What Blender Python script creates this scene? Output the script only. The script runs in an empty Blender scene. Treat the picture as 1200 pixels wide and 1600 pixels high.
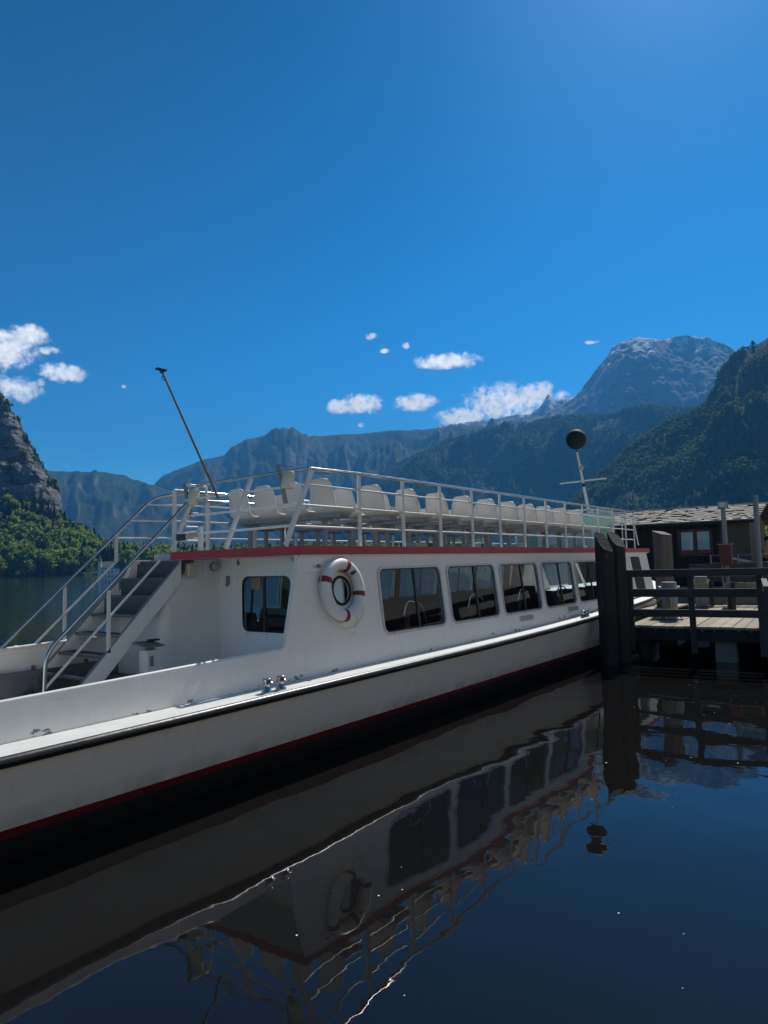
import bpy, bmesh, math, random
import numpy as np
from mathutils import Vector, Matrix
random.seed(7)
R = math.radians
scene = bpy.context.scene
C = scene.collection

# ---------------------------------------------------------------- camera
cam_d = bpy.data.cameras.new('camera')
cam_d.lens = 24.3; cam_d.sensor_fit = 'VERTICAL'; cam_d.sensor_height = 36.0
cam_d.clip_start = 0.1; cam_d.clip_end = 40000
cam = bpy.data.objects.new('camera', cam_d); C.objects.link(cam)
CX = Vector((0.5994083, -0.7999909, -0.0269130))
CY = -Vector((0.0444006, 0.0668012, -0.9967779))
CZ = -Vector((0.7992110, 0.5962820, 0.0755613))
m = Matrix((CX, CY, CZ)).transposed().to_4x4()
m.translation = (0, 0, 2.2)
cam.matrix_world = m
scene.camera = cam

# ---------------------------------------------------------------- sun, sky, exposure
SUN_AZ, SUN_EL = R(10.0), R(47.5)
sun_d = bpy.data.lights.new('sun', 'SUN')
sun_d.energy = 4.8; sun_d.angle = R(0.53); sun_d.color = (1.0, 0.96, 0.89)
sun = bpy.data.objects.new('sun', sun_d); C.objects.link(sun)
sdir = Vector((math.cos(SUN_AZ)*math.cos(SUN_EL), math.sin(SUN_AZ)*math.cos(SUN_EL), math.sin(SUN_EL)))
sun.rotation_euler = sdir.to_track_quat('Z', 'Y').to_euler()
scene.view_settings.view_transform = 'Standard'
scene.view_settings.look = 'None'
scene.view_settings.exposure = 0.30
scene.view_settings.gamma = 1.0
scene.view_settings.use_curve_mapping = False
SKY_STRENGTH = 0.085
HAZE_DENSITY = 1.5e-4

world = bpy.data.worlds.new('World'); scene.world = world; world.use_nodes = True
nt = world.node_tree; N = nt.nodes; L = nt.links
N.clear()
def nd(tree, t, **kw):
    n = tree.nodes.new(t)
    for k, v in kw.items(): setattr(n, k, v)
    return n
def math_n(tree, op, a, b=None, clamp=False):
    n = tree.nodes.new('ShaderNodeMath'); n.operation = op; n.use_clamp = clamp
    for i, v in enumerate((a, b)):
        if v is None: continue
        if isinstance(v, (int, float)): n.inputs[i].default_value = v
        else: tree.links.new(v, n.inputs[i])
    return n.outputs[0]
out = nd(nt, 'ShaderNodeOutputWorld'); bg = nd(nt, 'ShaderNodeBackground')
bg.inputs['Strength'].default_value = SKY_STRENGTH
L.new(bg.outputs[0], out.inputs[0])
sky = nd(nt, 'ShaderNodeTexSky'); sky.sky_type = 'NISHITA'
sky.sun_disc = False; sky.sun_elevation = SUN_EL; sky.sun_rotation = math.pi/2 - SUN_AZ
sky.altitude = 600; sky.air_density = 1.0; sky.dust_density = 0.35; sky.ozone_density = 4.0
# one even grade over the whole sky: deeper and more saturated, as the phone camera renders it
pre = nd(nt, 'ShaderNodeMix', data_type='RGBA', blend_type='MULTIPLY'); pre.inputs[0].default_value = 1.0; pre.inputs[7].default_value = (.1, .1, .1, 1)
L.new(sky.outputs[0], pre.inputs[6])
gm = nd(nt, 'ShaderNodeGamma'); gm.inputs['Gamma'].default_value = 2.5; L.new(pre.outputs[2], gm.inputs['Color'])
hs = nd(nt, 'ShaderNodeHueSaturation'); hs.inputs['Saturation'].default_value = 1.07; hs.inputs['Hue'].default_value = .473
hs.inputs['Value'].default_value = 22.5
L.new(gm.outputs[0], hs.inputs['Color'])
# clouds: small fair-weather cumulus, placed by direction (azimuth, elevation, half widths in degrees)
tc = nd(nt, 'ShaderNodeTexCoord'); sep = nd(nt, 'ShaderNodeSeparateXYZ')
L.new(tc.outputs['Generated'], sep.inputs[0])
az = math_n(nt, 'MULTIPLY', math_n(nt, 'ARCTAN2', sep.outputs[1], sep.outputs[0]), 57.29578)
el = math_n(nt, 'MULTIPLY', math_n(nt, 'ARCSINE', sep.outputs[2]), 57.29578)
CLOUDS = [(66.2,16.2,2.2,1.3),(64.15,17.45,1.2,.62),(62.71,16.44,.8,.32),(61.9,14.95,1.4,.62),(64.95,13.51,1.7,.78),
 (63.3,14.1,.4,.4),(38.3,13.3,1.5,.75),(40.2,13.1,1.1,.5),(33.9,13.24,1.65,.6),(30.99,16.44,2.5,.55),(26.4,12.75,3.1,1.35),
 (29.6,11.9,2.2,.75),(37.3,18.59,.55,.28),(36.36,17.46,.45,.2),(34.45,17.8,.35,.3),(19.44,16.93,.7,.18),(38.41,11.55,.32,.22),
 (57.4,14.24,.28,.2),(23.9,13.5,1.4,.7),(21.9,13.1,.7,.4),(-18,9,4,1.5),(-31,12,3,1.1),(-47,10,5,1.8),(95,11,4,1.5),(112,14,3,1.2),(140,10,5,1.7),(-95,11,4,1.3),(-130,13,4,1.6),(170,9,5,1.4)]
mask = None
for a, e, w, h in CLOUDS:
    dx = math_n(nt, 'DIVIDE', math_n(nt, 'SUBTRACT', az, a), w*1.12)
    dy = math_n(nt, 'DIVIDE', math_n(nt, 'SUBTRACT', el, e), h*1.12)
    d2 = math_n(nt, 'ADD', math_n(nt, 'MULTIPLY', dx, dx), math_n(nt, 'MULTIPLY', dy, dy))
    g = math_n(nt, 'SUBTRACT', 1.0 if h > .45 else .55, d2)
    mask = g if mask is None else math_n(nt, 'MAXIMUM', mask, g)
def cnoise(scale, detail, rough, off):
    mp = nd(nt, 'ShaderNodeMapping'); mp.inputs['Location'].default_value = off
    L.new(tc.outputs['Generated'], mp.inputs[0])
    n = nd(nt, 'ShaderNodeTexNoise'); n.inputs['Scale'].default_value = scale
    n.inputs['Detail'].default_value = detail; n.inputs['Roughness'].default_value = rough
    L.new(mp.outputs[0], n.inputs['Vector']); return n.outputs[0]
n1 = cnoise(46, 8, .62, (0, 0, 0)); n2 = cnoise(46, 4, .6, (0, 0, -.0045)); n3 = cnoise(120, 4, .5, (1, 2, 3))
nn = math_n(nt, 'ADD', math_n(nt, 'MULTIPLY', math_n(nt, 'SUBTRACT', n1, .5), 3.2), math_n(nt, 'MULTIPLY', math_n(nt, 'SUBTRACT', n3, .5), 2.2))
dens = math_n(nt, 'ADD', mask, nn)
cover = nd(nt, 'ShaderNodeMapRange'); cover.interpolation_type = 'SMOOTHSTEP'
cover.inputs['From Min'].default_value = -.45; cover.inputs['From Max'].default_value = 1.25
L.new(dens, cover.inputs['Value'])
inside = nd(nt, 'ShaderNodeMapRange'); inside.inputs['From Min'].default_value = -.9; inside.inputs['From Max'].default_value = .0
L.new(mask, inside.inputs['Value'])
cov = math_n(nt, 'MULTIPLY', math_n(nt, 'MULTIPLY', cover.outputs[0], inside.outputs[0]), .96)
shade = nd(nt, 'ShaderNodeMapRange'); shade.inputs['From Min'].default_value = .35; shade.inputs['From Max'].default_value = .68
shade.inputs['To Min'].default_value = 1.0; shade.inputs['To Max'].default_value = .72
L.new(n2, shade.inputs['Value'])
cc = nd(nt, 'ShaderNodeMix', data_type='RGBA', blend_type='MULTIPLY'); cc.inputs[0].default_value = 1.0
cc.inputs[6].default_value = (22, 21.5, 20.5, 1); L.new(shade.outputs[0], cc.inputs[7])
mx = nd(nt, 'ShaderNodeMix', data_type='RGBA')
L.new(cov, mx.inputs[0]); L.new(hs.outputs[0], mx.inputs[6]); L.new(cc.outputs[2], mx.inputs[7])
L.new(mx.outputs[2], bg.inputs['Color'])

cy = scene.cycles
cy.use_denoising = True
cy.max_bounces = 8; cy.diffuse_bounces = 4; cy.glossy_bounces = 4; cy.transmission_bounces = 6; cy.transparent_max_bounces = 12
cy.volume_bounces = 0
cy.sample_clamp_indirect = 6.0; cy.caustics_reflective = False; cy.caustics_refractive = False

# ---------------------------------------------------------------- helpers
MATS = {}
def mat(name, col, rough=.6, metal=0.0, var=0.0, vscale=3.0, bump=0.0, bscale=20.0, spec=.5, stretch=(1,1,1), coat=0.0):
    """plain procedural material: base colour with two-octave blotchy variation and fine relief"""
    if name in MATS: return MATS[name]
    ma = bpy.data.materials.new(name); ma.use_nodes = True; t = ma.node_tree
    b = t.nodes['Principled BSDF']
    b.inputs['Base Color'].default_value = (*col, 1); b.inputs['Roughness'].default_value = rough
    b.inputs['Metallic'].default_value = metal; b.inputs['Specular IOR Level'].default_value = spec
    b.inputs['Coat Weight'].default_value = coat
    g = nd(t, 'ShaderNodeNewGeometry'); mp = nd(t, 'ShaderNodeMapping'); mp.inputs['Scale'].default_value = stretch
    t.links.new(g.outputs['Position'], mp.inputs[0])
    if var:
        n = nd(t, 'ShaderNodeTexNoise'); n.inputs['Scale'].default_value = vscale; n.inputs['Detail'].default_value = 6; n.inputs['Roughness'].default_value = .65
        t.links.new(mp.outputs[0], n.inputs['Vector'])
        mr = nd(t, 'ShaderNodeMapRange'); mr.inputs['From Min'].default_value = .25; mr.inputs['From Max'].default_value = .75
        mr.inputs['To Min'].default_value = 1-var; mr.inputs['To Max'].default_value = 1+var*.6
        t.links.new(n.outputs[0], mr.inputs['Value'])
        x = nd(t, 'ShaderNodeMix', data_type='RGBA', blend_type='MULTIPLY'); x.inputs[0].default_value = 1
        x.inputs[6].default_value = (*col, 1); t.links.new(mr.outputs[0], x.inputs[7])
        t.links.new(x.outputs[2], b.inputs['Base Color'])
        rr = nd(t, 'ShaderNodeMapRange'); rr.inputs['To Min'].default_value = max(.03, rough-.12); rr.inputs['To Max'].default_value = min(1, rough+.12)
        t.links.new(n.outputs[0], rr.inputs['Value']); t.links.new(rr.outputs[0], b.inputs['Roughness'])
    if bump:
        n = nd(t, 'ShaderNodeTexNoise'); n.inputs['Scale'].default_value = bscale; n.inputs['Detail'].default_value = 5
        t.links.new(mp.outputs[0], n.inputs['Vector'])
        bp = nd(t, 'ShaderNodeBump'); bp.inputs['Strength'].default_value = bump; bp.inputs['Distance'].default_value = .02
        t.links.new(n.outputs[0], bp.inputs['Height']); t.links.new(bp.outputs[0], b.inputs['Normal'])
    MATS[name] = ma
    return ma

def link(o, parent=None):
    """meshes are written in world coordinates; a part's parent inverse cancels its root's offset"""
    C.objects.link(o)
    if parent is not None:
        o.parent = parent
        if parent.parent is None: o.matrix_parent_inverse = Matrix.Translation(-parent.location)
    return o
def thing(name, label, cat, loc, group=None):
    o = bpy.data.objects.new(name, None); C.objects.link(o); o.location = loc; o.empty_display_size = .2
    o['label'] = label; o['category'] = cat
    if group: o['group'] = group
    return o
def tag(o, label=None, cat=None, group=None, kind=None):
    if label: o['label'] = label
    if cat: o['category'] = cat
    if group: o['group'] = group
    if kind: o['kind'] = kind
    return o

class MB:
    """collects polygons in world coordinates"""
    def __init__(s): s.v = []; s.f = []; s.sm = []
    def add(s, vs, fs, smooth=False):
        b = len(s.v); s.v += [tuple(v) for v in vs]
        s.f += [tuple(b+i for i in f) for f in fs]; s.sm += [smooth]*len(fs); return s
    def box(s, x0, x1, y0, y1, z0, z1):
        return s.add([(x0,y0,z0),(x1,y0,z0),(x1,y1,z0),(x0,y1,z0),(x0,y0,z1),(x1,y0,z1),(x1,y1,z1),(x0,y1,z1)],
                     [(0,3,2,1),(4,5,6,7),(0,1,5,4),(1,2,6,5),(2,3,7,6),(3,0,4,7)])
    def bar(s, p, q, w, h, side=None):
        """rectangular bar from p to q, w across (along side), h in the other direction"""
        p, q = Vector(p), Vector(q); d = (q-p).normalized()
        sd = Vector(side) if side else (Vector((0,0,1)).cross(d) if abs(d.z) < .95 else Vector((1,0,0)))
        sd = (sd - d*sd.dot(d)).normalized(); u = d.cross(sd)
        vs = [c + sd*a*w/2 + u*b*h/2 for c in (p, q) for a, b in ((-1,-1),(1,-1),(1,1),(-1,1))]
        return s.add(vs, [(0,3,2,1),(4,5,6,7),(0,1,5,4),(1,2,6,5),(2,3,7,6),(3,0,4,7)])
    def tube(s, pts, r, n=10, closed=False, cap=True):
        pts = [Vector(p) for p in pts]; k = len(pts); rings = []
        prev = None
        for i, p in enumerate(pts):
            if closed: d = (pts[(i+1) % k]-pts[i-1]).normalized()
            else: d = (pts[min(i+1, k-1)]-pts[max(i-1, 0)]).normalized()
            if prev is None:
                a = Vector((0,0,1)) if abs(d.z) < .9 else Vector((1,0,0)); sd = a.cross(d).normalized()
            else: sd = (prev - d*prev.dot(d)).normalized()
            prev = sd; u = d.cross(sd)
            rr = r[i] if isinstance(r, (list, tuple)) else r
            rings.append([p + (sd*math.cos(2*math.pi*j/n)+u*math.sin(2*math.pi*j/n))*rr for j in range(n)])
        vs = [v for g in rings for v in g]; fs = []
        for i in range(k if closed else k-1):
            for j in range(n):
                a, b = i*n+j, i*n+(j+1) % n; c, d_ = ((i+1) % k)*n+(j+1) % n, ((i+1) % k)*n+j
                fs.append((a, b, c, d_))
        s.add(vs, fs, True)
        if cap and not closed:
            s.add(rings[0], [tuple(reversed(range(n)))]); s.add(rings[-1], [tuple(range(n))])
        return s
    def prism(s, poly, axis, a, b):
        """poly: list of 2-d points swept along axis ('x','y','z') from a to b"""
        def P(u, v, w): return {'x': (w,u,v), 'y': (u,w,v), 'z': (u,v,w)}[axis]
        n = len(poly); vs = [P(u,v,a) for u, v in poly]+[P(u,v,b) for u, v in poly]
        return s.add(vs, [tuple(reversed(range(n))), tuple(range(n, 2*n))]+[(i,(i+1)%n,n+(i+1)%n,n+i) for i in range(n)])
    def loft(s, rows, smooth=True, close=False):
        n = len(rows[0]); vs = [v for r in rows for v in r]; fs = []
        for i in range(len(rows)-1):
            for j in range(n if close else n-1):
                fs.append((i*n+j, i*n+(j+1) % n, (i+1)*n+(j+1) % n, (i+1)*n+j))
        return s.add(vs, fs, smooth)
    def build(s, name, ma, parent=None, bevel=0.0, solid=0.0, fix=True):
        me = bpy.data.meshes.new(name); me.from_pydata(s.v, [], s.f)
        if fix:
            bm = bmesh.new(); bm.from_mesh(me); bmesh.ops.recalc_face_normals(bm, faces=bm.faces); bm.to_mesh(me); bm.free()
        me.polygons.foreach_set('use_smooth', s.sm)
        me.materials.append(ma); o = bpy.data.objects.new(name, me); link(o, parent)
        if solid:
            md = o.modifiers.new('thickness', 'SOLIDIFY'); md.thickness = solid; md.offset = 0
        if bevel:
            md = o.modifiers.new('bevel', 'BEVEL'); md.width = bevel; md.segments = 2; md.limit_method = 'ANGLE'; md.angle_limit = R(40)
        return o

def arc(c, r, a0, a1, n, plane='xz'):
    o = []
    for i in range(n+1):
        a = a0+(a1-a0)*i/n; u, v = r*math.cos(a), r*math.sin(a)
        o.append({'xz': (c[0]+u, c[1], c[2]+v), 'yz': (c[0], c[1]+u, c[2]+v), 'xy': (c[0]+u, c[1]+v, c[2])}[plane])
    return o
def rounded(pts, r, n=4):
    """round the inner corners of a polyline"""
    pts = [Vector(p) for p in pts]; o = [pts[0]]
    for i in range(1, len(pts)-1):
        a, b, c = pts[i-1], pts[i], pts[i+1]
        d1, d2 = (a-b), (c-b); rr = min(r, d1.length*.45, d2.length*.45)
        p, q = b+d1.normalized()*rr, b+d2.normalized()*rr
        for k in range(n+1):
            t = k/n; o.append(p*(1-t)**2+b*2*t*(1-t)+q*t*t)
    o.append(pts[-1]); return o
def copy_tree(o, parent=None, off=(0, 0, 0)):
    """a part (or thing) with its own children, moved by off"""
    c = o.copy(); C.objects.link(c); c.parent = parent; c.location = o.location+Vector(off)
    for ch in list(o.children): copy_tree(ch, c)
    return c

# value noise (numpy)
_rs = np.random.RandomState(3); _T = _rs.rand(256, 256)
def vnoise(x, y):
    xi = np.floor(x).astype(int); yi = np.floor(y).astype(int); fx = x-xi; fy = y-yi
    fx = fx*fx*(3-2*fx); fy = fy*fy*(3-2*fy)
    a = _T[xi % 256, yi % 256]; b = _T[(xi+1) % 256, yi % 256]; c = _T[xi % 256, (yi+1) % 256]; d = _T[(xi+1) % 256, (yi+1) % 256]
    return (a*(1-fx)+b*fx)*(1-fy)+(c*(1-fx)+d*fx)*fy
def fbm(x, y, o=5, ridged=False, gain=.5):
    s = 0; a = 1; t = 0
    for i in range(o):
        n = vnoise(x*2**i+17.3*i, y*2**i+5.1*i)
        if ridged: n = 1-abs(2*n-1)
        s = s+n*a; t += a; a *= gain
    return s/t

# ---------------------------------------------------------------- land: mountains, shores, water
def terrain_mat(name, forest, rock, snow=0.0, snow_h=1300, rock_slope=(.45, .62), nscale=.01, rockscale=.02, fine=.12):
    ma = bpy.data.materials.new(name); ma.use_nodes = True; t = ma.node_tree; b = t.nodes['Principled BSDF']
    b.inputs['Roughness'].default_value = .95; b.inputs['Specular IOR Level'].default_value = .1
    g = nd(t, 'ShaderNodeNewGeometry'); sp = nd(t, 'ShaderNodeSeparateXYZ'); t.links.new(g.outputs['Normal'], sp.inputs[0])
    pz = nd(t, 'ShaderNodeSeparateXYZ'); t.links.new(g.outputs['Position'], pz.inputs[0])
    def noise(sc, det=6, stretch=(1,1,1), rough=.6):
        mp = nd(t, 'ShaderNodeMapping'); mp.inputs['Scale'].default_value = stretch; t.links.new(g.outputs['Position'], mp.inputs[0])
        n = nd(t, 'ShaderNodeTexNoise'); n.inputs['Scale'].default_value = sc; n.inputs['Detail'].default_value = det; n.inputs['Roughness'].default_value = rough
        t.links.new(mp.outputs[0], n.inputs['Vector']); return n.outputs[0]
    def ramp(v, lo, hi, c0, c1):
        r = nd(t, 'ShaderNodeMapRange'); r.interpolation_type = 'SMOOTHSTEP'
        r.inputs['From Min'].default_value = lo; r.inputs['From Max'].default_value = hi; t.links.new(v, r.inputs['Value'])
        x = nd(t, 'ShaderNodeMix', data_type='RGBA'); t.links.new(r.outputs[0], x.inputs[0])
        for i, c in ((6, c0), (7, c1)):
            if isinstance(c, tuple): x.inputs[i].default_value = (*c, 1)
            else: t.links.new(c, x.inputs[i])
        return x.outputs[2]
    n1 = noise(nscale, 8); n2 = noise(fine, 3); n3 = noise(rockscale, 9, (1, 1, 2.6), .68)
    fcol = ramp(n2, .3, .7, tuple(c*.55 for c in forest), tuple(c*1.35 for c in forest))
    rcol = ramp(n3, .3, .7, tuple(c*.4 for c in rock), tuple(c*1.45 for c in rock))
    slope = math_n(t, 'ADD', sp.outputs[2], math_n(t, 'MULTIPLY', math_n(t, 'SUBTRACT', n1, .5), .9))
    col = ramp(slope, rock_slope[0], rock_slope[1], rcol, fcol)
    if snow:
        hgt = math_n(t, 'ADD', math_n(t, 'DIVIDE', math_n(t, 'SUBTRACT', pz.outputs[2], snow_h), 700.0),
                     math_n(t, 'MULTIPLY', math_n(t, 'SUBTRACT', noise(.011, 9, (1, 1, .35), .72), .5), 3.4))
        bare = ramp(math_n(t, 'ADD', math_n(t, 'DIVIDE', math_n(t, 'SUBTRACT', pz.outputs[2], snow_h-350.0), 500.0), math_n(t, 'SUBTRACT', n1, .5)), -.3, .4, col, rcol)
        col = ramp(hgt, snow, snow+.12, bare, (.85, .87, .9))
    t.links.new(col, b.inputs['Base Color'])
    bp = nd(t, 'ShaderNodeBump'); bp.inputs['Strength'].default_value = .9; bp.inputs['Distance'].default_value = 8.0
    t.links.new(n3, bp.inputs['Height']); t.links.new(bp.outputs[0], b.inputs['Normal'])
    return ma

def mountain(name, tab, Dr, Db, ma, prof=1.0, amp=.12, nsc=900., nA=260, nT=80, drop=.5, rough=.012, seed=0., foot=-3., gully=.6, sharp=True):
    """slope rising from its foot (Db away) to a skyline (azimuth, elevation) Dr away, then falling off behind"""
    A = np.array([t[0] for t in tab])[::-1]; E_ = np.array([t[1] for t in tab])[::-1]
    if A[0] > A[-1]: A = A[::-1]; E_ = E_[::-1]
    a = np.linspace(A[0], A[-1], nA); e = np.interp(a, A, E_)
    dr = np.interp(a, A, np.array([Dr(q) for q in A])) if callable(Dr) else np.full(nA, float(Dr))
    db = np.interp(a, A, np.array([Db(q) for q in A])) if callable(Db) else np.full(nA, float(Db))
    zr = 2.2+dr*np.tan(np.radians(e))
    ca, sa = np.cos(np.radians(a)), np.sin(np.radians(a))
    t = np.linspace(0, 1.35, nT)[:, None]
    tt = np.clip(t, 0, 1); back = np.clip(t-1, 0, 1)
    r = db+(dr-db)*t
    x = r*ca; y = r*sa
    zb = foot+(zr-foot)*(tt**prof) - back*(zr-foot)*drop*2
    env = (np.sin(np.pi*np.clip(tt, 0, 1))**.8)
    n = fbm(x/nsc+seed, y/nsc+seed*1.7, 6, sharp)-(.55 if sharp else .5)
    n2 = fbm(x/nsc*3.1+seed, y/nsc*3.1, 4)-.5
    # gullies run down the slope: noise mostly along azimuth
    gl = fbm((a*np.pi/180*dr/nsc*3)[None, :]+0*t+seed+.35*n2, t*1.2+seed, 5, sharp)-(.55 if sharp else .5)
    z = zb + env*(zr-foot)*amp*2*(n+gully*gl+.35*n2)
    z += (fbm(x/nsc*14+seed, y/nsc*14, 3)-.5)*rough*(zr-foot)*np.clip(tt*8, 0, 1)
    vs = np.stack([x, y, z+0*x], -1).reshape(-1, 3)
    i = np.arange(nT-1)[:, None]*nA+np.arange(nA-1)[None, :]
    fs = np.stack([i, i+1, i+nA+1, i+nA], -1).reshape(-1, 4)
    me = bpy.data.meshes.new(name); me.from_pydata(vs.tolist(), [], fs.tolist()); me.polygons.foreach_set('use_smooth', [True]*len(fs))
    me.materials.append(ma); me.update()
    o = bpy.data.objects.new(name, me); C.objects.link(o)
    if me.polygons[0].normal.z < 0: me.flip_normals()
    return o

FARLEFT = [(78,7.0),(73.45,7.8),(65.91,7.78),(62.76,7.67),(60.78,7.64),(58.74,7.64),(57.11,7.19),(55.45,6.61),(54.49,6.3),(52.29,5.6),(49.29,4.4)]
FARMID = [(59.5,3.0),(58.04,4.6),(55.45,6.51),(54.49,7.53),(52.77,8.26),(51.27,8.89),(49.75,9.21),(49.14,9.89),(47.95,10.46),(46.65,10.68),(45.08,10.53),(43.5,10.57),(41.37,10.71),(39.23,10.84),(36.54,11.04),(33.86,11.06),(31.72,11.13),(30.11,11.2),(28.0,10.9),(23.4,10.0)]
SNOWRIDGE = [(37.5,9.7),(36.57,10.15),(34.4,10.82),(31.18,11.26),(28.15,11.68),(26.41,11.78),(24.34,11.9),(23.54,12.5),(23.16,13.03),(22.84,13.26),(22.36,12.66),(21.75,12.86),(20.74,12.9),(17.78,12.5)]
PEAK = [(31,8.6),(28.06,9.6),(25.93,10.7),(23.32,11.7),(21.51,12.44),(20.74,13.02),(19.95,13.8),(19.16,14.8),(18.38,15.59),(17.85,16.36),(17.35,16.68),(16.37,16.84),(15.43,16.76),(14.27,16.51),(13.34,16.57),(11.98,16.46),(10.88,16.19),(9.82,15.52),(9.12,14.95),(7.03,12.89),(3.29,9.87)]
MID = [(48,.3),(45.74,1.6),(42.03,4.2),(38.81,6.0),(36.64,7.4),(34.47,8.5),(31.76,9.65),(29.09,10.3),(25.92,10.85),(23.34,11.1),(20.81,11.2),(17.87,11.2),(15.02,11.2),(11.41,10.8),(7,10)]
RIGHT = [(30,.1),(27.36,.8),(24.76,1.8),(22.67,3.3),(21.11,4.8),(19.57,6.2),(18.05,7.4),(16.07,8.95),(14.15,10.0),(12.3,10.55),(11.14,11.4),(10.65,12.3),(9.91,13.8),(9.01,14.5),(7.7,15.1),(6.84,15.5),(2.8,16.9),(-2.59,17.6),(-10,18),(-20,17)]
APRON = [(80,5.4),(75.4,5.0),(65.87,4.5),(63.79,4.0),(61.85,3.2),(60.3,2.05),(58.95,1.25),(57.8,.75),(55.7,.5),(52.32,.38),(45.76,.3),(36.84,.3),(28,.3)]
CLIFF = [(84,18),(75.74,17.79),(71.89,17.29),(68.43,15.24),(65.98,12.5),(65.36,12.1),(64.71,11.0),(64.07,9.7),(63.41,8.3),(62.89,7.3),(62.32,6.5),(61.87,5.9)]

FOREST = (.028, .046, .018)
ROCK = (.12, .12, .13)
m_far = terrain_mat('far_slope', FOREST, ROCK, fine=.03, rockscale=.006, rock_slope=(.52, .66), nscale=.004)
m_snow = terrain_mat('snow_ridge', (.05, .06, .03), (.26, .26, .27), snow=.55, snow_h=1000, rockscale=.006, rock_slope=(.75, .95), nscale=.004)
m_peak = terrain_mat('peak_slope', (.03, .045, .018), (.17, .17, .18), snow=.42, snow_h=1350, rockscale=.006, rock_slope=(.62, .85), nscale=.004)
m_wood = terrain_mat('wooded_slope', FOREST, (.16, .16, .15), rock_slope=(.2, .36), fine=.08)
m_cliff = terrain_mat('cliff_rock', (.035, .05, .02), (.21, .20, .19), rock_slope=(.62, .85), rockscale=.05, nscale=.03, fine=.25)

def structure(o): o['kind'] = 'structure'; return o
structure(mountain('far_mountain', FARLEFT, 4300, 2600, m_far, prof=.9, amp=.24, nsc=520, seed=2.3))
structure(mountain('far_mountain', FARMID, 5200, 3200, m_far, prof=.9, amp=.24, nsc=650, seed=5.1, nA=320))
structure(mountain('snowy_ridge', SNOWRIDGE, 6600, 5200, m_snow, prof=.8, amp=.10, nsc=600, seed=8.2, rough=.02))
structure(mountain('rocky_peak', PEAK, 5900, 4000, m_peak, prof=.95, amp=.17, nsc=700, seed=1.4, nA=420, nT=200, rough=.03, sharp=False, gully=.9))
mid_hill = structure(mountain('wooded_mountain', MID, 3500, 2350, m_wood, prof=1.0, amp=.27, nsc=700, seed=3.7, nA=320, nT=110))
right_hill = structure(mountain('wooded_mountain', RIGHT, 1900, lambda q: 1180 if q < 18 else 1180+(q-18)*45, m_wood, prof=1.12, amp=.25, nsc=420, seed=6.6, nA=320, nT=110))
apron = structure(mountain('wooded_shore', APRON, 820, 640, m_wood, prof=1.1, amp=.05, nsc=120, nA=260, nT=30, foot=-.5, drop=.1))

def make_cliff():
    A = np.array([t[0] for t in CLIFF])[::-1]; E_ = np.array([t[1] for t in CLIFF])[::-1]
    nA, nT = 380, 200
    a = np.linspace(A[0], A[-1], nA); e = np.interp(a, A, E_)
    zr = 2.2+880*np.tan(np.radians(e)); t = np.linspace(0, 1.25, nT)[:, None]; tt = np.clip(t, 0, 1)
    z = 25+(zr-25)*tt - np.clip(t-1, 0, 1)*60
    s = a*np.pi/180*800
    # strata ledges plus vertical ribs push the face in and out
    strata = fbm(s[None, :]/160+.3, z/13+4, 4)-.5
    ribs = fbm(s[None, :]/26+9, z/90, 5, True)-.5
    big = fbm(s[None, :]/90+2, z/70+1, 3)-.5
    small = fbm(s[None, :]/6+2, z/4+1, 4)-.5
    tuck = np.exp(-np.clip((a-61.87), 0, 9)/.35)
    r = 812+48*tt+60*np.clip(t-.8, 0, 1)+34*big+24*ribs+16*strata+8*small + 14*tuck + np.clip(t-1, 0, 1)*300
    z = z + 2.5*small
    x = r*np.cos(np.radians(a)); y = r*np.sin(np.radians(a))
    vs = np.stack([x, y, z+0*x], -1).reshape(-1, 3)
    i = np.arange(nT-1)[:, None]*nA+np.arange(nA-1)[None, :]
    fs = np.stack([i, i+1, i+nA+1, i+nA], -1).reshape(-1, 4)
    # close the right flank going back into the mountain
    me = bpy.data.meshes.new('rock_cliff')
    fl0 = len(vs); col = vs.reshape(nT, nA, 3)[:, 0, :]; flank = col.copy()
    d = np.array([math.cos(R(64)), math.sin(R(64)), 0]); flank = flank+d*420+np.array([0, 0, -10.])
    vs = np.concatenate([vs, flank]); k = np.arange(nT-1)
    fs = np.concatenate([fs, np.stack([k*nA, (k+1)*nA, fl0+k+1, fl0+k], -1)])
    me.from_pydata(vs.tolist(), [], fs.tolist()); me.polygons.foreach_set('use_smooth', [False]*len(fs)); me.materials.append(m_cliff)
    bm = bmesh.new(); bm.from_mesh(me); bmesh.ops.recalc_face_normals(bm, faces=bm.faces); bm.to_mesh(me); bm.free()
    o = bpy.data.objects.new('rock_cliff', me); C.objects.link(o)
    if me.polygons[nA*40].normal.dot(Vector((-math.cos(R(64)), -math.sin(R(64)), 0))) < 0: me.flip_normals()
    return structure(o)
cliff = make_cliff()

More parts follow.
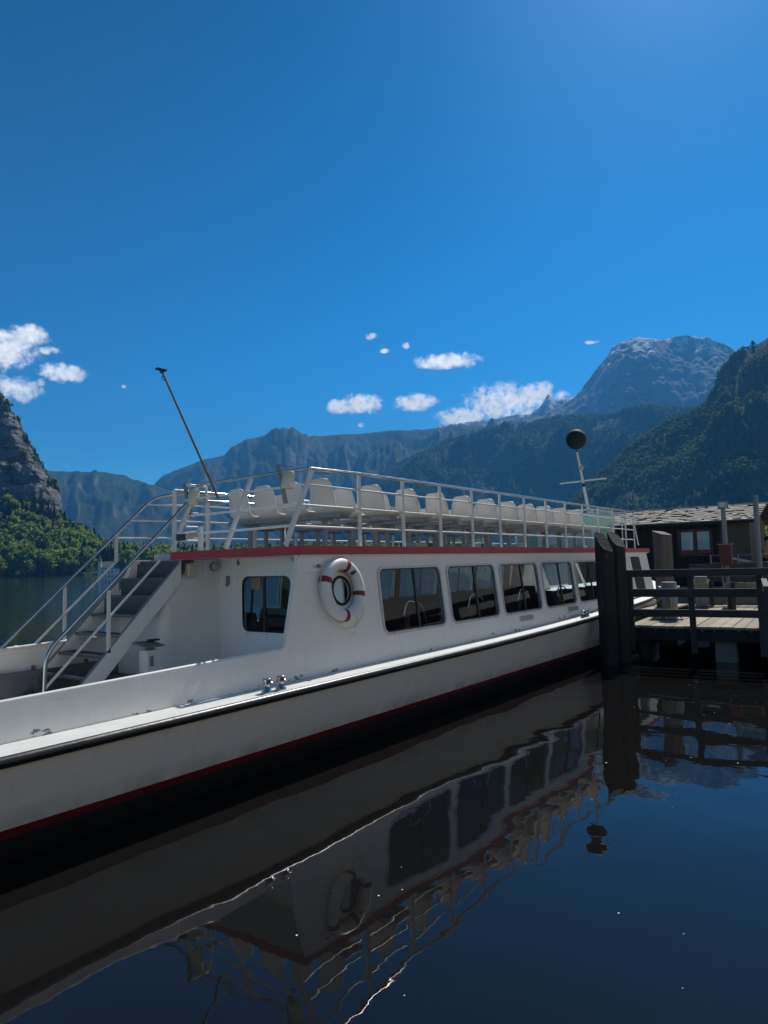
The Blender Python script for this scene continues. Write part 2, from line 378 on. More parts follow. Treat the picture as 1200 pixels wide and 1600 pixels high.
# ---- forests: leafy trees scattered over the slopes (far woods that read as one mass)
def leaf_mat(name, c0, c1):
    ma = bpy.data.materials.new(name); ma.use_nodes = True; t = ma.node_tree; b = t.nodes['Principled BSDF']
    b.inputs['Roughness'].default_value = .8; b.inputs['Specular IOR Level'].default_value = .15
    oi = nd(t, 'ShaderNodeObjectInfo'); g = nd(t, 'ShaderNodeNewGeometry')
    n = nd(t, 'ShaderNodeTexNoise'); n.inputs['Scale'].default_value = .35; n.inputs['Detail'].default_value = 4
    t.links.new(g.outputs['Position'], n.inputs['Vector'])
    f = math_n(t, 'ADD', math_n(t, 'MULTIPLY', oi.outputs['Random'], .6), math_n(t, 'MULTIPLY', math_n(t, 'SUBTRACT', n.outputs[0], .2), .7), True)
    x = nd(t, 'ShaderNodeMix', data_type='RGBA'); x.inputs[6].default_value = (*c0, 1); x.inputs[7].default_value = (*c1, 1)
    t.links.new(f, x.inputs[0]); t.links.new(x.outputs[2], b.inputs['Base Color'])
    tr = nd(t, 'ShaderNodeBsdfTranslucent'); t.links.new(x.outputs[2], tr.inputs['Color'])
    ms = nd(t, 'ShaderNodeMixShader'); ms.inputs[0].default_value = .58
    t.links.new(b.outputs[0], ms.inputs[1]); t.links.new(tr.outputs[0], ms.inputs[2])
    t.links.new(ms.outputs[0], t.nodes['Material Output'].inputs[0])
    return ma
m_leaf = leaf_mat('broadleaf', (.10, .17, .03), (.32, .38, .075))
m_leaf_far = leaf_mat('distant_broadleaf', (.06, .105, .03), (.19, .24, .07))
m_need = leaf_mat('needles', (.016, .034, .014), (.042, .068, .026))
m_bark = mat('bark', (.10, .08, .06), .9, var=.3, vscale=2)

def lump(rs, c, r, sub=1, jit=.25):
    bm = bmesh.new(); bmesh.ops.create_icosphere(bm, subdivisions=sub, radius=1)
    vs = [Vector((v.co.x*r[0], v.co.y*r[1], v.co.z*r[2]))*(1+jit*(rs.rand()*2-1))+Vector(c) for v in bm.verts]
    fs = [tuple(v.index for v in f.verts) for f in bm.faces]; bm.free(); return vs, fs
def broadleaf(seed, lobes=9, leaves=460, leaf=.042):
    """unit-height tree: trunk, uneven lobes and loose leaf sprays"""
    rs = np.random.RandomState(seed); mb = MB(); cs = []
    for i in range(lobes):
        a = rs.rand()*6.28; h = .26+.62*rs.rand(); rr = (.30*math.sin(min(1, (1.05-h)*1.6)*1.57))*(.35+.65*rs.rand())
        c = (rr*math.cos(a), rr*math.sin(a), h); q = .10+.08*rs.rand()
        k_ = .72; vs, fs = lump(rs, c, (q*k_, q*k_, q*1.1*k_), 1, .24); mb.add(vs, fs); cs.append((c, q))
    for i in range(leaves):
        c, q = cs[rs.randint(len(cs))]; d = Vector(rs.randn(3)).normalized(); p = Vector(c)+d*q*(.62+.55*rs.rand())
        u = Vector(rs.randn(3)).normalized()*leaf; w = Vector(rs.randn(3)).normalized()*leaf
        mb.add([p-u, p+w, p+u, p-w], [(0, 1, 2, 3)])
    mb.tube([(0,0,-.05), (.01,0,.25), (0,.01,.5)], [.022, .018, .01], 5)
    return mb
def conifer(seed, tiers=7, k=9):
    rs = np.random.RandomState(seed); mb = MB()
    for i in range(tiers):
        z0 = .10+.84*i/tiers; z1 = z0+.30*(1-.5*i/tiers); r = .17*(1-i/tiers)**.85+.02; vs = [(0, 0, min(z1, 1.0))]
        for j in range(k):
            a = 6.283*(j+.5*(i % 2))/k; q = r*(.65+.6*rs.rand()); vs.append((q*math.cos(a), q*math.sin(a), z0-.03*rs.rand()))
            a += 3.14159/k; q = r*.45; vs.append((q*math.cos(a), q*math.sin(a), z0+.06))
        mb.add(vs, [(0, 1+j, 1+(j+1) % (2*k)) for j in range(2*k)])
    mb.tube([(0,0,-.06), (0,0,.2)], .016, 5)
    return mb
def proto(mb, name, ma):
    me = bpy.data.meshes.new(name); me.from_pydata(mb.v, [], mb.f); me.materials.append(ma)
    return bpy.data.objects.new(name, me)     # only instanced, never linked on its own
P_BROAD = [proto(broadleaf(s), 'broadleaf_tree', m_leaf) for s in (1, 2, 3)]
P_CON = [proto(conifer(s), 'spruce_tree', m_need) for s in (5, 6)]
P_BROAD_LO = [proto(broadleaf(s, 6, 110, .062), 'broadleaf_tree', m_leaf_far) for s in (11, 12)]
P_CON_LO = [proto(conifer(s, 4, 6), 'spruce_tree', m_need) for s in (15, 16)]

def forest(name, base, protos, pts, label):
    """pts: (x, y, z, height, kind, rot); a point cloud whose points carry one tree each"""
    me = bpy.data.meshes.new(name); me.from_pydata([p[:3] for p in pts], [], [])
    for nm, idx in (('height', 3), ('kind', 4), ('rot', 5)):
        at_ = me.attributes.new(nm, 'INT' if nm == 'kind' else 'FLOAT', 'POINT')
        at_.data.foreach_set('value', [int(p[idx]) if nm == 'kind' else float(p[idx]) for p in pts])
    o = bpy.data.objects.new(name, me); C.objects.link(o)
    g = bpy.data.node_groups.new(name, 'GeometryNodeTree')
    g.interface.new_socket('Geometry', in_out='INPUT', socket_type='NodeSocketGeometry')
    g.interface.new_socket('Geometry', in_out='OUTPUT', socket_type='NodeSocketGeometry')
    gi = g.nodes.new('NodeGroupInput'); go = g.nodes.new('NodeGroupOutput'); k = g.links
    ip = g.nodes.new('GeometryNodeInstanceOnPoints'); jn = g.nodes.new('GeometryNodeGeometryToInstance')
    for p in reversed(protos):
        oi = g.nodes.new('GeometryNodeObjectInfo'); oi.inputs['Object'].default_value = p
        k.new(oi.outputs['Geometry'], jn.inputs[0])
    def attr(nm, ty):
        a = g.nodes.new('GeometryNodeInputNamedAttribute'); a.data_type = ty; a.inputs['Name'].default_value = nm
        return a.outputs['Attribute']
    k.new(gi.outputs[0], ip.inputs['Points']); k.new(jn.outputs[0], ip.inputs['Instance'])
    ip.inputs['Pick Instance'].default_value = True
    k.new(attr('kind', 'INT'), ip.inputs['Instance Index'])
    cx = g.nodes.new('ShaderNodeCombineXYZ'); k.new(attr('rot', 'FLOAT'), cx.inputs[2]); k.new(cx.outputs[0], ip.inputs['Rotation'])
    k.new(attr('height', 'FLOAT'), ip.inputs['Scale'])
    k.new(ip.outputs[0], go.inputs[0])
    md = o.modifiers.new('trees', 'NODES'); md.node_group = g
    tag(o, label, None, None, 'stuff'); o['category'] = 'forest'
    return o

def scatter(ob, n, hgt, frac_con, nb, nc, rs, cond=None, clump=60.):
    """n random points over the faces of ob, weighted by area"""
    me = ob.data; k = len(me.polygons)
    ar = np.zeros(k); me.polygons.foreach_get('area', ar); ce = np.zeros(k*3); me.polygons.foreach_get('center', ce); ce = ce.reshape(-1, 3)
    no = np.zeros(k*3); me.polygons.foreach_get('normal', no); no = no.reshape(-1, 3)
    vi = np.zeros(k*4, int); me.polygons.foreach_get('vertices', vi); co = np.zeros(len(me.vertices)*3); me.vertices.foreach_get('co', co); co = co.reshape(-1, 3)
    w = ar.copy()
    if cond is not None: w = w*cond(ce, no)
    w /= w.sum(); f = rs.choice(k, n, p=w); q = co[vi.reshape(-1, 4)[f]]; u = rs.rand(n, 1); v = rs.rand(n, 1)
    p = (q[:, 0]*(1-u)+q[:, 1]*u)*(1-v)+(q[:, 3]*(1-u)+q[:, 2]*u)*v
    con = fbm(p[:, 0]/clump, p[:, 1]/clump, 3)+.16*rs.randn(n)+.16*np.clip((p[:, 2]-40)/60, -1, 3)*(p[:, 2] < 120)
    th = np.quantile(con, 1-frac_con)
    out_ = []
    for i in range(n):
        c = con[i] > th; h = hgt*(.45+.75*rs.rand())*(1.1 if c else 1.0)
        out_.append((p[i, 0], p[i, 1], p[i, 2]-.3, h, (nb+rs.randint(nc)) if c else rs.randint(nb), rs.rand()*6.28))
    return out_
rs = np.random.RandomState(21)
pts = scatter(apron, 2700, 22, .30, 3, 2, rs, lambda c, n: np.where(np.hypot(c[:, 0], c[:, 1]) < 835, 1., .05)*(c[:, 2] > -.3))
pts = [p for p in pts if not (abs(math.degrees(math.atan2(p[1], p[0]))-58.75) < .95 and math.hypot(p[0], p[1]) < 672)]
forest('lakeside_forest', apron, P_BROAD+P_CON, pts, 'mixed green forest along the far lake shore below the rock cliff')
pts = scatter(cliff, 620, 15, .8, 3, 2, rs, lambda c, n: np.clip((n[:, 2]-.62)*3, 0, 1)*np.clip((n[:, 2]-.5)*2, 0, 1)+.004*(fbm(c[:, 0]/40, c[:, 2]/30, 3) > .58))
_a = np.linspace(61.95, 76, 190); _e = np.interp(_a, [c[0] for c in CLIFF][::-1], [c[1] for c in CLIFF][::-1])
for a_, e_ in zip(_a, _e):
    for k in range(2):
        q_ = R(a_+rs.uniform(-.05, .05)); rr_ = rs.uniform(876, 905); pts.append((rr_*math.cos(q_), rr_*math.sin(q_), 2.2+880*math.tan(R(e_))-rs.uniform(2, 9), rs.uniform(7, 14), 3+rs.randint(2) if rs.rand() < .7 else rs.randint(3), rs.rand()*6))
forest('cliff_trees', cliff, P_BROAD+P_CON, pts, 'dark spruces clinging to the ledges and top of the rock cliff')
pts = scatter(right_hill, 36000, 15, .5, 2, 2, rs, lambda c, n: np.clip((n[:, 2]-.2)*4, .05, 1)*(np.hypot(c[:, 0], c[:, 1]) < 2000)*np.clip((fbm(c[:, 0]/80, c[:, 1]/80, 4)-.36)*7, .06, 1), 140)
forest('slope_forest', right_hill, P_BROAD_LO+P_CON_LO, pts, 'dark forest on the steep slope above the landing stage hut')
pts = scatter(mid_hill, 40000, 21, .55, 2, 2, rs, lambda c, n: np.clip((n[:, 2]-.2)*4, .05, 1)*(np.hypot(c[:, 0], c[:, 1]) < 3650)*np.clip((fbm(c[:, 0]/130, c[:, 1]/130, 4)-.36)*7, .06, 1), 220)
forest('mountain_forest', mid_hill, P_BROAD_LO+P_CON_LO, pts, 'forest with bright crowns on the mountain behind the upper deck seats')

# ---- the lake
def water_mat():
    ma = bpy.data.materials.new('lake_water'); ma.use_nodes = True; t = ma.node_tree; b = t.nodes['Principled BSDF']
    b.inputs['Base Color'].default_value = (.0075, .0072, .0068, 1); b.inputs['Roughness'].default_value = .015
    b.inputs['IOR'].default_value = 1.333; b.inputs['Specular IOR Level'].default_value = .5
    g = nd(t, 'ShaderNodeNewGeometry')
    def noise(sc, det, stretch=(1,1,1), dist=0.):
        mp = nd(t, 'ShaderNodeMapping'); mp.inputs['Scale'].default_value = stretch; t.links.new(g.outputs['Position'], mp.inputs[0])
        n = nd(t, 'ShaderNodeTexNoise'); n.inputs['Scale'].default_value = sc; n.inputs['Detail'].default_value = det
        n.inputs['Distortion'].default_value = dist
        t.links.new(mp.outputs[0], n.inputs['Vector']); return n.outputs[0]
    ln = nd(t, 'ShaderNodeVectorMath', operation='LENGTH'); t.links.new(g.outputs['Position'], ln.inputs[0])
    far = nd(t, 'ShaderNodeMapRange'); far.inputs['From Min'].default_value = 14; far.inputs['From Max'].default_value = 60
    t.links.new(ln.outputs['Value'], far.inputs['Value'])
    swell = math_n(t, 'MULTIPLY', noise(.55, 2, (1, 1, 1), .4), .020)
    mid = math_n(t, 'MULTIPLY', noise(2.3, 3), .0013)
    rip = math_n(t, 'MULTIPLY', math_n(t, 'MULTIPLY', noise(1.6, 4), .06), far.outputs[0])
    h = math_n(t, 'ADD', math_n(t, 'ADD', swell, mid), rip)
    bp = nd(t, 'ShaderNodeBump'); bp.inputs['Strength'].default_value = 1.0; bp.inputs['Distance'].default_value = 1.0
    t.links.new(h, bp.inputs['Height']); t.links.new(bp.outputs[0], b.inputs['Normal'])
    return ma
w = MB(); S_ = 7800
w.add([(-S_, -S_, 0), (S_, -S_, 0), (S_, S_, 0), (-S_, S_, 0)], [(0, 1, 2, 3)])
structure(w.build('lake_water', water_mat()))
fl = MB(); rs = np.random.RandomState(9)
for i in range(70):
    x = rs.uniform(2.0, 15); y = rs.uniform(1.2, 5.2)*min(1, .35+x/12); q = .003+.0045*rs.rand()**3
    if rs.rand() < .05: q *= 1.6
    n = 6; a0 = rs.rand()*6; fl.add([(x+q*math.cos(a0+6.283*j/n)*(1+.6*rs.rand()), y+q*math.sin(a0+6.283*j/n), .004) for j in range(n)], [tuple(range(n))])
tag(fl.build('floating_pollen', mat('pollen', (.72, .70, .62), .8)), 'tiny pale specks floating on the dark water', 'specks', None, 'stuff')

# ---------------------------------------------------------------- the passenger boat
YC = 7.56
def deckz(x): return .92-.004*max(0, 8.5-x)+.0022*max(0, x-8.5)**2
def hb(x):
    h = 2.26
    if x > 17.5: h *= max(.012, 1-((x-17.5)/7.5)**2.4)
    if x < 1.5: h -= .012*(1.5-x)**2
    return h
def boat_paint(name, chips):
    ma = bpy.data.materials.new(name); ma.use_nodes = True; t = ma.node_tree; b = t.nodes['Principled BSDF']
    b.inputs['Roughness'].default_value = .38; b.inputs['Coat Weight'].default_value = .25; b.inputs['Coat Roughness'].default_value = .15
    g = nd(t, 'ShaderNodeNewGeometry'); sp = nd(t, 'ShaderNodeSeparateXYZ'); t.links.new(g.outputs['Position'], sp.inputs[0])
    def noise(sc, det, stretch=(1,1,1)):
        mp = nd(t, 'ShaderNodeMapping'); mp.inputs['Scale'].default_value = stretch; t.links.new(g.outputs['Position'], mp.inputs[0])
        n = nd(t, 'ShaderNodeTexNoise'); n.inputs['Scale'].default_value = sc; n.inputs['Detail'].default_value = det; n.inputs['Roughness'].default_value = .62
        t.links.new(mp.outputs[0], n.inputs['Vector']); return n.outputs[0]
    def mr(v, a, b_, c, d):
        r = nd(t, 'ShaderNodeMapRange'); r.inputs[1].default_value = a; r.inputs[2].default_value = b_; r.inputs[3].default_value = c; r.inputs[4].default_value = d
        t.links.new(v, r.inputs[0]); return r.outputs[0]
    def mix(fac, c0, c1):
        x = nd(t, 'ShaderNodeMix', data_type='RGBA'); t.links.new(fac, x.inputs[0])
        for i, c in ((6, c0), (7, c1)):
            if isinstance(c, tuple): x.inputs[i].default_value = (*c, 1)
            else: t.links.new(c, x.inputs[i])
        return x.outputs[2]
    base = mix(mr(noise(.8, 5), .3, .7, 0, 1), (.81, .80, .77), (.86, .85, .82))
    streak = mr(noise(9, 4, (1, 1, .07)), .56, .74, 0, .16)           # rain streaks
    col = mix(streak, base, (.42, .40, .36))
    grime = mr(noise(26, 5), .62, .72, 0, .25)
    col = mix(grime, col, (.45, .44, .41))
    rust = math_n(t, 'MULTIPLY', mr(noise(5.5, 5, (1, 1, .05)), .64, .74, 0, .5), mr(noise(1.1, 2), .45, .6, 0, 1))
    col = mix(rust, col, (.33, .21, .12))
    stain = math_n(t, 'MULTIPLY', mr(sp.outputs[2], .29, .47, .75, 0), mr(noise(2.6, 5, (1, 1, .5)), .35, .65, 0, 1))   # dried scum above the waterline
    col = mix(stain, col, (.36, .33, .26))
    scuff = mr(noise(14, 6, (.10, 1, 1.6)), .66, .72, 0, .35)         # fender scuffs run along the side
    col = mix(scuff, col, (.38, .38, .37))
    if chips:                                                        # paint flaked off near the deck edge
        band = mr(math_n(t, 'ADD', sp.outputs[2], math_n(t, 'MULTIPLY', math_n(t, 'MAXIMUM', math_n(t, 'SUBTRACT', sp.outputs[0], 8.5), 0), -.022)), .93, 1.06, 1.0, 0.0)
        c = math_n(t, 'ADD', noise(7, 6, (.55, 1, 1)), math_n(t, 'MULTIPLY', math_n(t, 'SUBTRACT', band, 1.0), .22))
        col = mix(mr(c, .62, .635, 0, 1), col, (.20, .21, .21))
    t.links.new(col, b.inputs['Base Color'])
    bp = nd(t, 'ShaderNodeBump'); bp.inputs['Strength'].default_value = .35; bp.inputs['Distance'].default_value = .05
    seam = mr(math_n(t, 'ABSOLUTE', math_n(t, 'SUBTRACT', math_n(t, 'FRACT', math_n(t, 'DIVIDE', math_n(t, 'ADD', sp.outputs[0], .37), 1.83)), .5)), 0.0, .006, .25, 0.0)   # plate welds
    hgt = math_n(t, 'ADD', math_n(t, 'ADD', noise(1.3, 2), seam), math_n(t, 'MULTIPLY', noise(4.5, 3), .12))
    t.links.new(hgt, bp.inputs['Height']); t.links.new(bp.outputs[0], b.inputs['Normal'])
    return ma
WHITE = boat_paint('white_boat_paint', False); WHITE_CHIP = boat_paint('chipped_boat_paint', True)
DECKP = mat('deck_paint', (.72, .72, .68), .6, var=.12, vscale=5, bump=.15, bscale=90)
RED = mat('red_trim_paint', (.42, .018, .03), .4, var=.12, vscale=3)
REDHULL = mat('red_boot_stripe', (.15, .016, .02), .5, var=.35, vscale=4)
BLACKHULL = mat('black_antifouling', (.010, .010, .011), .6, var=.3, vscale=5)
RUBBER = mat('black_rubber', (.012, .013, .016), .38, var=.3, vscale=6, bump=.1)
STEEL = mat('polished_steel', (.62, .60, .57), .16, 1.0, var=.08, vscale=8)
GALV = mat('galvanised_steel', (.26, .28, .29), .5, .6, var=.25, vscale=8)
ALU = mat('window_aluminium', (.52, .54, .56), .4, .35, var=.1)
DARKFR = mat('dark_frame', (.02, .02, .022), .45)
PIPE = mat('white_pipe_paint', (.76, .76, .73), .42, var=.08, vscale=6)
SHELL = mat('seat_plastic', (.84, .80, .74), .55, var=.1, vscale=7)
def glow_plastic(ma, amount):
    t = ma.node_tree; b = t.nodes['Principled BSDF']; tr = nd(t, 'ShaderNodeBsdfTranslucent'); tr.inputs['Color'].default_value = (.72, .66, .56, 1)
    ms = nd(t, 'ShaderNodeMixShader'); ms.inputs[0].default_value = amount; t.links.new(b.outputs[0], ms.inputs[1]); t.links.new(tr.outputs[0], ms.inputs[2])
    t.links.new(ms.outputs[0], t.nodes['Material Output'].inputs[0])
glow_plastic(SHELL, .10)      # thin moulded shells let some sunlight through
FLOORG = mat('grey_deck', (.16, .17, .18), .8, var=.2, vscale=4)
BROWN = mat('cabin_lining', (.032, .021, .016), .6, var=.3, vscale=5)
DARKSEAT = mat('cabin_upholstery', (.06, .03, .032), .8, var=.3, vscale=6)
CREAM = mat('cream_plastic', (.66, .62, .48), .5, var=.1)
GREYP = mat('grey_plastic', (.22, .22, .22), .5)
BRASS = mat('weathered_staff', (.17, .125, .095), .3, .5, var=.3, vscale=20)
GREENBALL = mat('dark_green_day_shape', (.006, .018, .014), .75, var=.2)
def glass(name, tint, refl=1.0, body=0.0):
    ma = bpy.data.materials.new(name); ma.use_nodes = True; t = ma.node_tree; t.nodes.clear()
    o = nd(t, 'ShaderNodeOutputMaterial'); tr = nd(t, 'ShaderNodeBsdfTransparent'); tr.inputs[0].default_value = (*tint, 1)
    gl = nd(t, 'ShaderNodeBsdfGlossy'); gl.inputs['Roughness'].default_value = .02; gl.inputs[0].default_value = (.95, .97, 1, 1)
    lw = nd(t, 'ShaderNodeLayerWeight'); lw.inputs[0].default_value = .5; fr = math_n(t, 'ADD', .035, math_n(t, 'MULTIPLY', math_n(t, 'POWER', lw.outputs['Facing'], 5.0), .85))
    ms = nd(t, 'ShaderNodeMixShader'); t.links.new(math_n(t, 'MULTIPLY', fr, refl), ms.inputs[0])
    t.links.new(tr.outputs[0], ms.inputs[1]); t.links.new(gl.outputs[0], ms.inputs[2]); last = ms.outputs[0]
    if body:
        df = nd(t, 'ShaderNodeBsdfDiffuse'); df.inputs[0].default_value = (*[c*.8 for c in tint], 1)
        m2 = nd(t, 'ShaderNodeMixShader'); m2.inputs[0].default_value = body; t.links.new(last, m2.inputs[1]); t.links.new(df.outputs[0], m2.inputs[2]); last = m2.outputs[0]
    t.links.new(last, o.inputs[0]); return ma
GLASS = glass('window_glass', (.80, .87, .88), .75)
GREENGLASS = glass('green_perspex', (.72, .88, .82), 1.0, .35)

boat = thing('passenger_boat', 'long white excursion boat with red roof edge and open upper deck moored at the pier', 'boat', (10, YC, 0))
ST = [-1.4, -1, 0, 1, 2, 3, 4, 5, 6, 7, 8, 9, 10, 11, 12, 13, 14, 15, 16, 17, 17.5] + [18+.35*i for i in range(20)] + [24.95]
def hull_off(z, x):
    dz = deckz(x)-.07
    pts = [(-.5, .85), (0, .32), (.21, .26), (.29, .22), (dz, .02)]
    return float(np.interp(z, [p[0] for p in pts], [p[1] for p in pts]))
def hullstrip(name, z0, z1, ma, k=4):
    mb = MB()
    for s in (-1, 1):
        rows = []
        for x in ST:
            t1 = deckz(x)-.07 if z1 is None else z1
            rows.append([(x+ (.55*max(0, (x-19)/6)*(zz-.3) if x > 19 else 0), YC+s*max(.015, hb(x)-hull_off(zz, x)*min(1, hb(x)/1.2)), zz) for zz in np.linspace(z0, t1, k)])
        mb.loft(rows)
    x = ST[0]; t1 = deckz(x)-.07 if z1 is None else z1; zs = list(np.linspace(z0, t1, k))
    poly = [(x, YC-hb(x)+hull_off(z, x), z) for z in zs]+[(x, YC+hb(x)-hull_off(z, x), z) for z in reversed(zs)]
    mb.add(poly, [tuple(range(len(poly)))])
    return mb.build(name, ma, boat, fix=True)
hullstrip('hull', .29, None, WHITE, 7); hullstrip('boot_stripe', .21, .29, REDHULL, 3); hullstrip('hull_bottom', -.5, .21, BLACKHULL, 5)

# rubbing strake: black half-round rubber all along the deck edge
for s in (-1, 1):
    mb = MB(); rows = []
    for x in ST:
        c = YC+s*(hb(x)-.012); dz = deckz(x)-.052
        rows.append([(x+.3*max(0, (x-19)/6), c+s*.052*math.sin(a), dz+.046*math.cos(a)) for a in np.linspace(0, math.pi, 8)])
    mb.loft(rows); mb.build('rubbing_strake', RUBBER, boat)
# side decks and foredeck
INN = 1.96
mb = MB()
for s in (-1, 1):
    rows = [[(x+.3*max(0, (x-19)/6), YC+s*hb(x), deckz(x)-.006), (x+.3*max(0, (x-19)/6), YC+s*max(0.0, min(INN-.04, hb(x)-.1)), deckz(x))] for x in ST]
    mb.loft(rows, False)
    rows = [[(x+.3*max(0, (x-19)/6), YC+s*max(0.0, min(INN-.04, hb(x)-.1)), deckz(x)), (x+.3*max(0, (x-19)/6), YC, deckz(x)+.03)] for x in ST if x > 19.9]
    mb.loft(rows, False)
mb.build('side_deck', DECKP, boat)

# side surface: bulwark aft, cabin side forward (near and far mirrored)
def Ys(z, x, out=0.0, s=-1):
    d = deckz(x)
    o = float(np.interp(z, [d, d+.05, max(d+.06, 1.26), 2.33], [.365, .37, .425, .545]))
    return YC+s*(2.26-o+out)
def bulw(x): return 1.135+.0225*x
for s in (-1, 1):
    mb = MB(); cap = MB(); rows = []; cr = []
    for x in [-1.3, -.5, 0, .5, 1, 1.5, 2, 2.5, 3, 3.5, 4, 4.5, 5, 5.62]:
        d = deckz(x); tz = bulw(x)
        rows.append([(x, Ys(z, x, 0, s), z) for z in (d-.01, d+.03, d+.07, d+.12, (d+.12+tz)/2, tz)])
        cr.append((x, Ys(tz, x, -.012, s), tz+.004))
    mb.loft(rows, False); o = mb.build('bulwark', WHITE_CHIP if s < 0 else WHITE, boat, solid=.03)
    cap.tube(cr, .024, 8).build('cap_rail', PIPE, o)
mb = MB(); mb.box(-1.35, -1.28, YC-1.75, YC+1.75, .5, bulw(-1.3)); mb.build('transom_bulwark', WHITE, boat)
MB().box(-1.3, 6.95, YC-1.9, YC+1.9, .44, .48).build('aft_deck_floor', mat('aft_deck_paint', (.74, .69, .60), .8, var=.2, vscale=3), boat)
mb = MB()
for i in range(9):
    x = -.6+i*.75
    mb.add([(x, YC+1.86, .48), (x+.05, YC+1.86, .48), (x+.05, YC+1.62, .48), (x, YC+1.62, .48), (x, YC+1.86, .98), (x+.05, YC+1.86, .98)], [(0,1,2,3),(0,3,4),(1,5,2),(3,2,5,4),(0,4,5,1)])
mb.box(-1.2, 5.9, YC+1.8, YC+1.86, .48, .92); mb.build('inner_bulwark_lining', FLOORG, boat)

WX = [7.63+1.79*i for i in range(6)]; WW = 1.56; Z0, Z1 = 1.265, 2.14; CZ0, CZ1 = 1.17, 2.23
def rrect(x0, x1, z0, z1, r, n=4):
    """four corner arcs, counter-clockwise from lower left"""
    return [[(c[0]+r*math.cos(a), c[1]+r*math.sin(a)) for a in np.linspace(a0, a0+math.pi/2, n+1)]
            for c, a0 in (((x0+r, z0+r), math.pi), ((x1-r, z0+r), 1.5*math.pi), ((x1-r, z1-r), 0), ((x0+r, z1-r), .5*math.pi))]
def holed(mb, cell, hole, P):
    arcs = rrect(*hole); cs = [(cell[0], cell[2]), (cell[1], cell[2]), (cell[1], cell[3]), (cell[0], cell[3])]
    for i in range(4):
        a = arcs[i]; n = len(a)
        mb.add([P(*cs[i])]+[P(*q) for q in a], [(0, k+2, k+1) for k in range(n-1)])
        b = arcs[(i+1) % 4]
        mb.add([P(*cs[i]), P(*cs[(i+1) % 4]), P(*b[0]), P(*a[-1])], [(0, 1, 2, 3)])
def window(P, x0, x1, z0, z1, r, name='window', parts=True, mull=.56, fw=.035):
    """frame ring, pane and slider bar; P maps (u, v, out) to the wall"""
    o_ = [q for a in rrect(x0-fw, x1+fw, z0-fw, z1+fw, r+fw) for q in a]; i_ = [q for a in rrect(x0, x1, z0, z1, r) for q in a]
    n = len(o_); mb = MB()
    lay = [(o_, .002), (o_, .014), (i_, .014), (i_, -.05)]
    vs = [P(u, v, w) for l, w in lay for u, v in l]
    mb.add(vs, [(k*n+j, k*n+(j+1) % n, (k+1)*n+(j+1) % n, (k+1)*n+j) for k in range(3) for j in range(n)])
    wob = mb.build(name, ALU, boat)
    g = MB(); e = -.02; ii = [q for a in rrect(x0-.008, x1+.008, z0-.008, z1+.008, r) for q in a]
    g.add([P(u, v, e) for u, v in ii], [tuple(range(n))]); g.build('pane', GLASS, wob)
    s2 = MB(); ie = [q for a in rrect(x0+.018, x1-.018, z0+.018, z1-.018, r) for q in a]
    vs = [P(u, v, -.012) for u, v in i_]+[P(u, v, -.012) for u, v in ie]
    s2.add(vs, [(j, (j+1) % n, n+(j+1) % n, n+j) for j in range(n)]); s2.build('rubber_seal', DARKFR, wob)
    if name == 'window' and parts:
        for uu in (.12, .5, .88):
            MB().tube([P(x0+(x1-x0)*uu, z0-fw*.5, .010), P(x0+(x1-x0)*uu, z0-fw*.5, .019)], .009, 6).build('screw', DARKFR, wob)
    if parts:
        xm = x0+(x1-x0)*mull; b = MB()
        b.add([P(xm+dx, v, w) for v in (z0, z1) for dx, w in ((-.022, -.03), (.022, -.03), (.022, -.005), (-.022, -.005))], [(0,1,5,4),(1,2,6,5),(2,3,7,6),(3,0,4,7)])
        b.build('slider_bar', DARKFR, wob)
    return wob
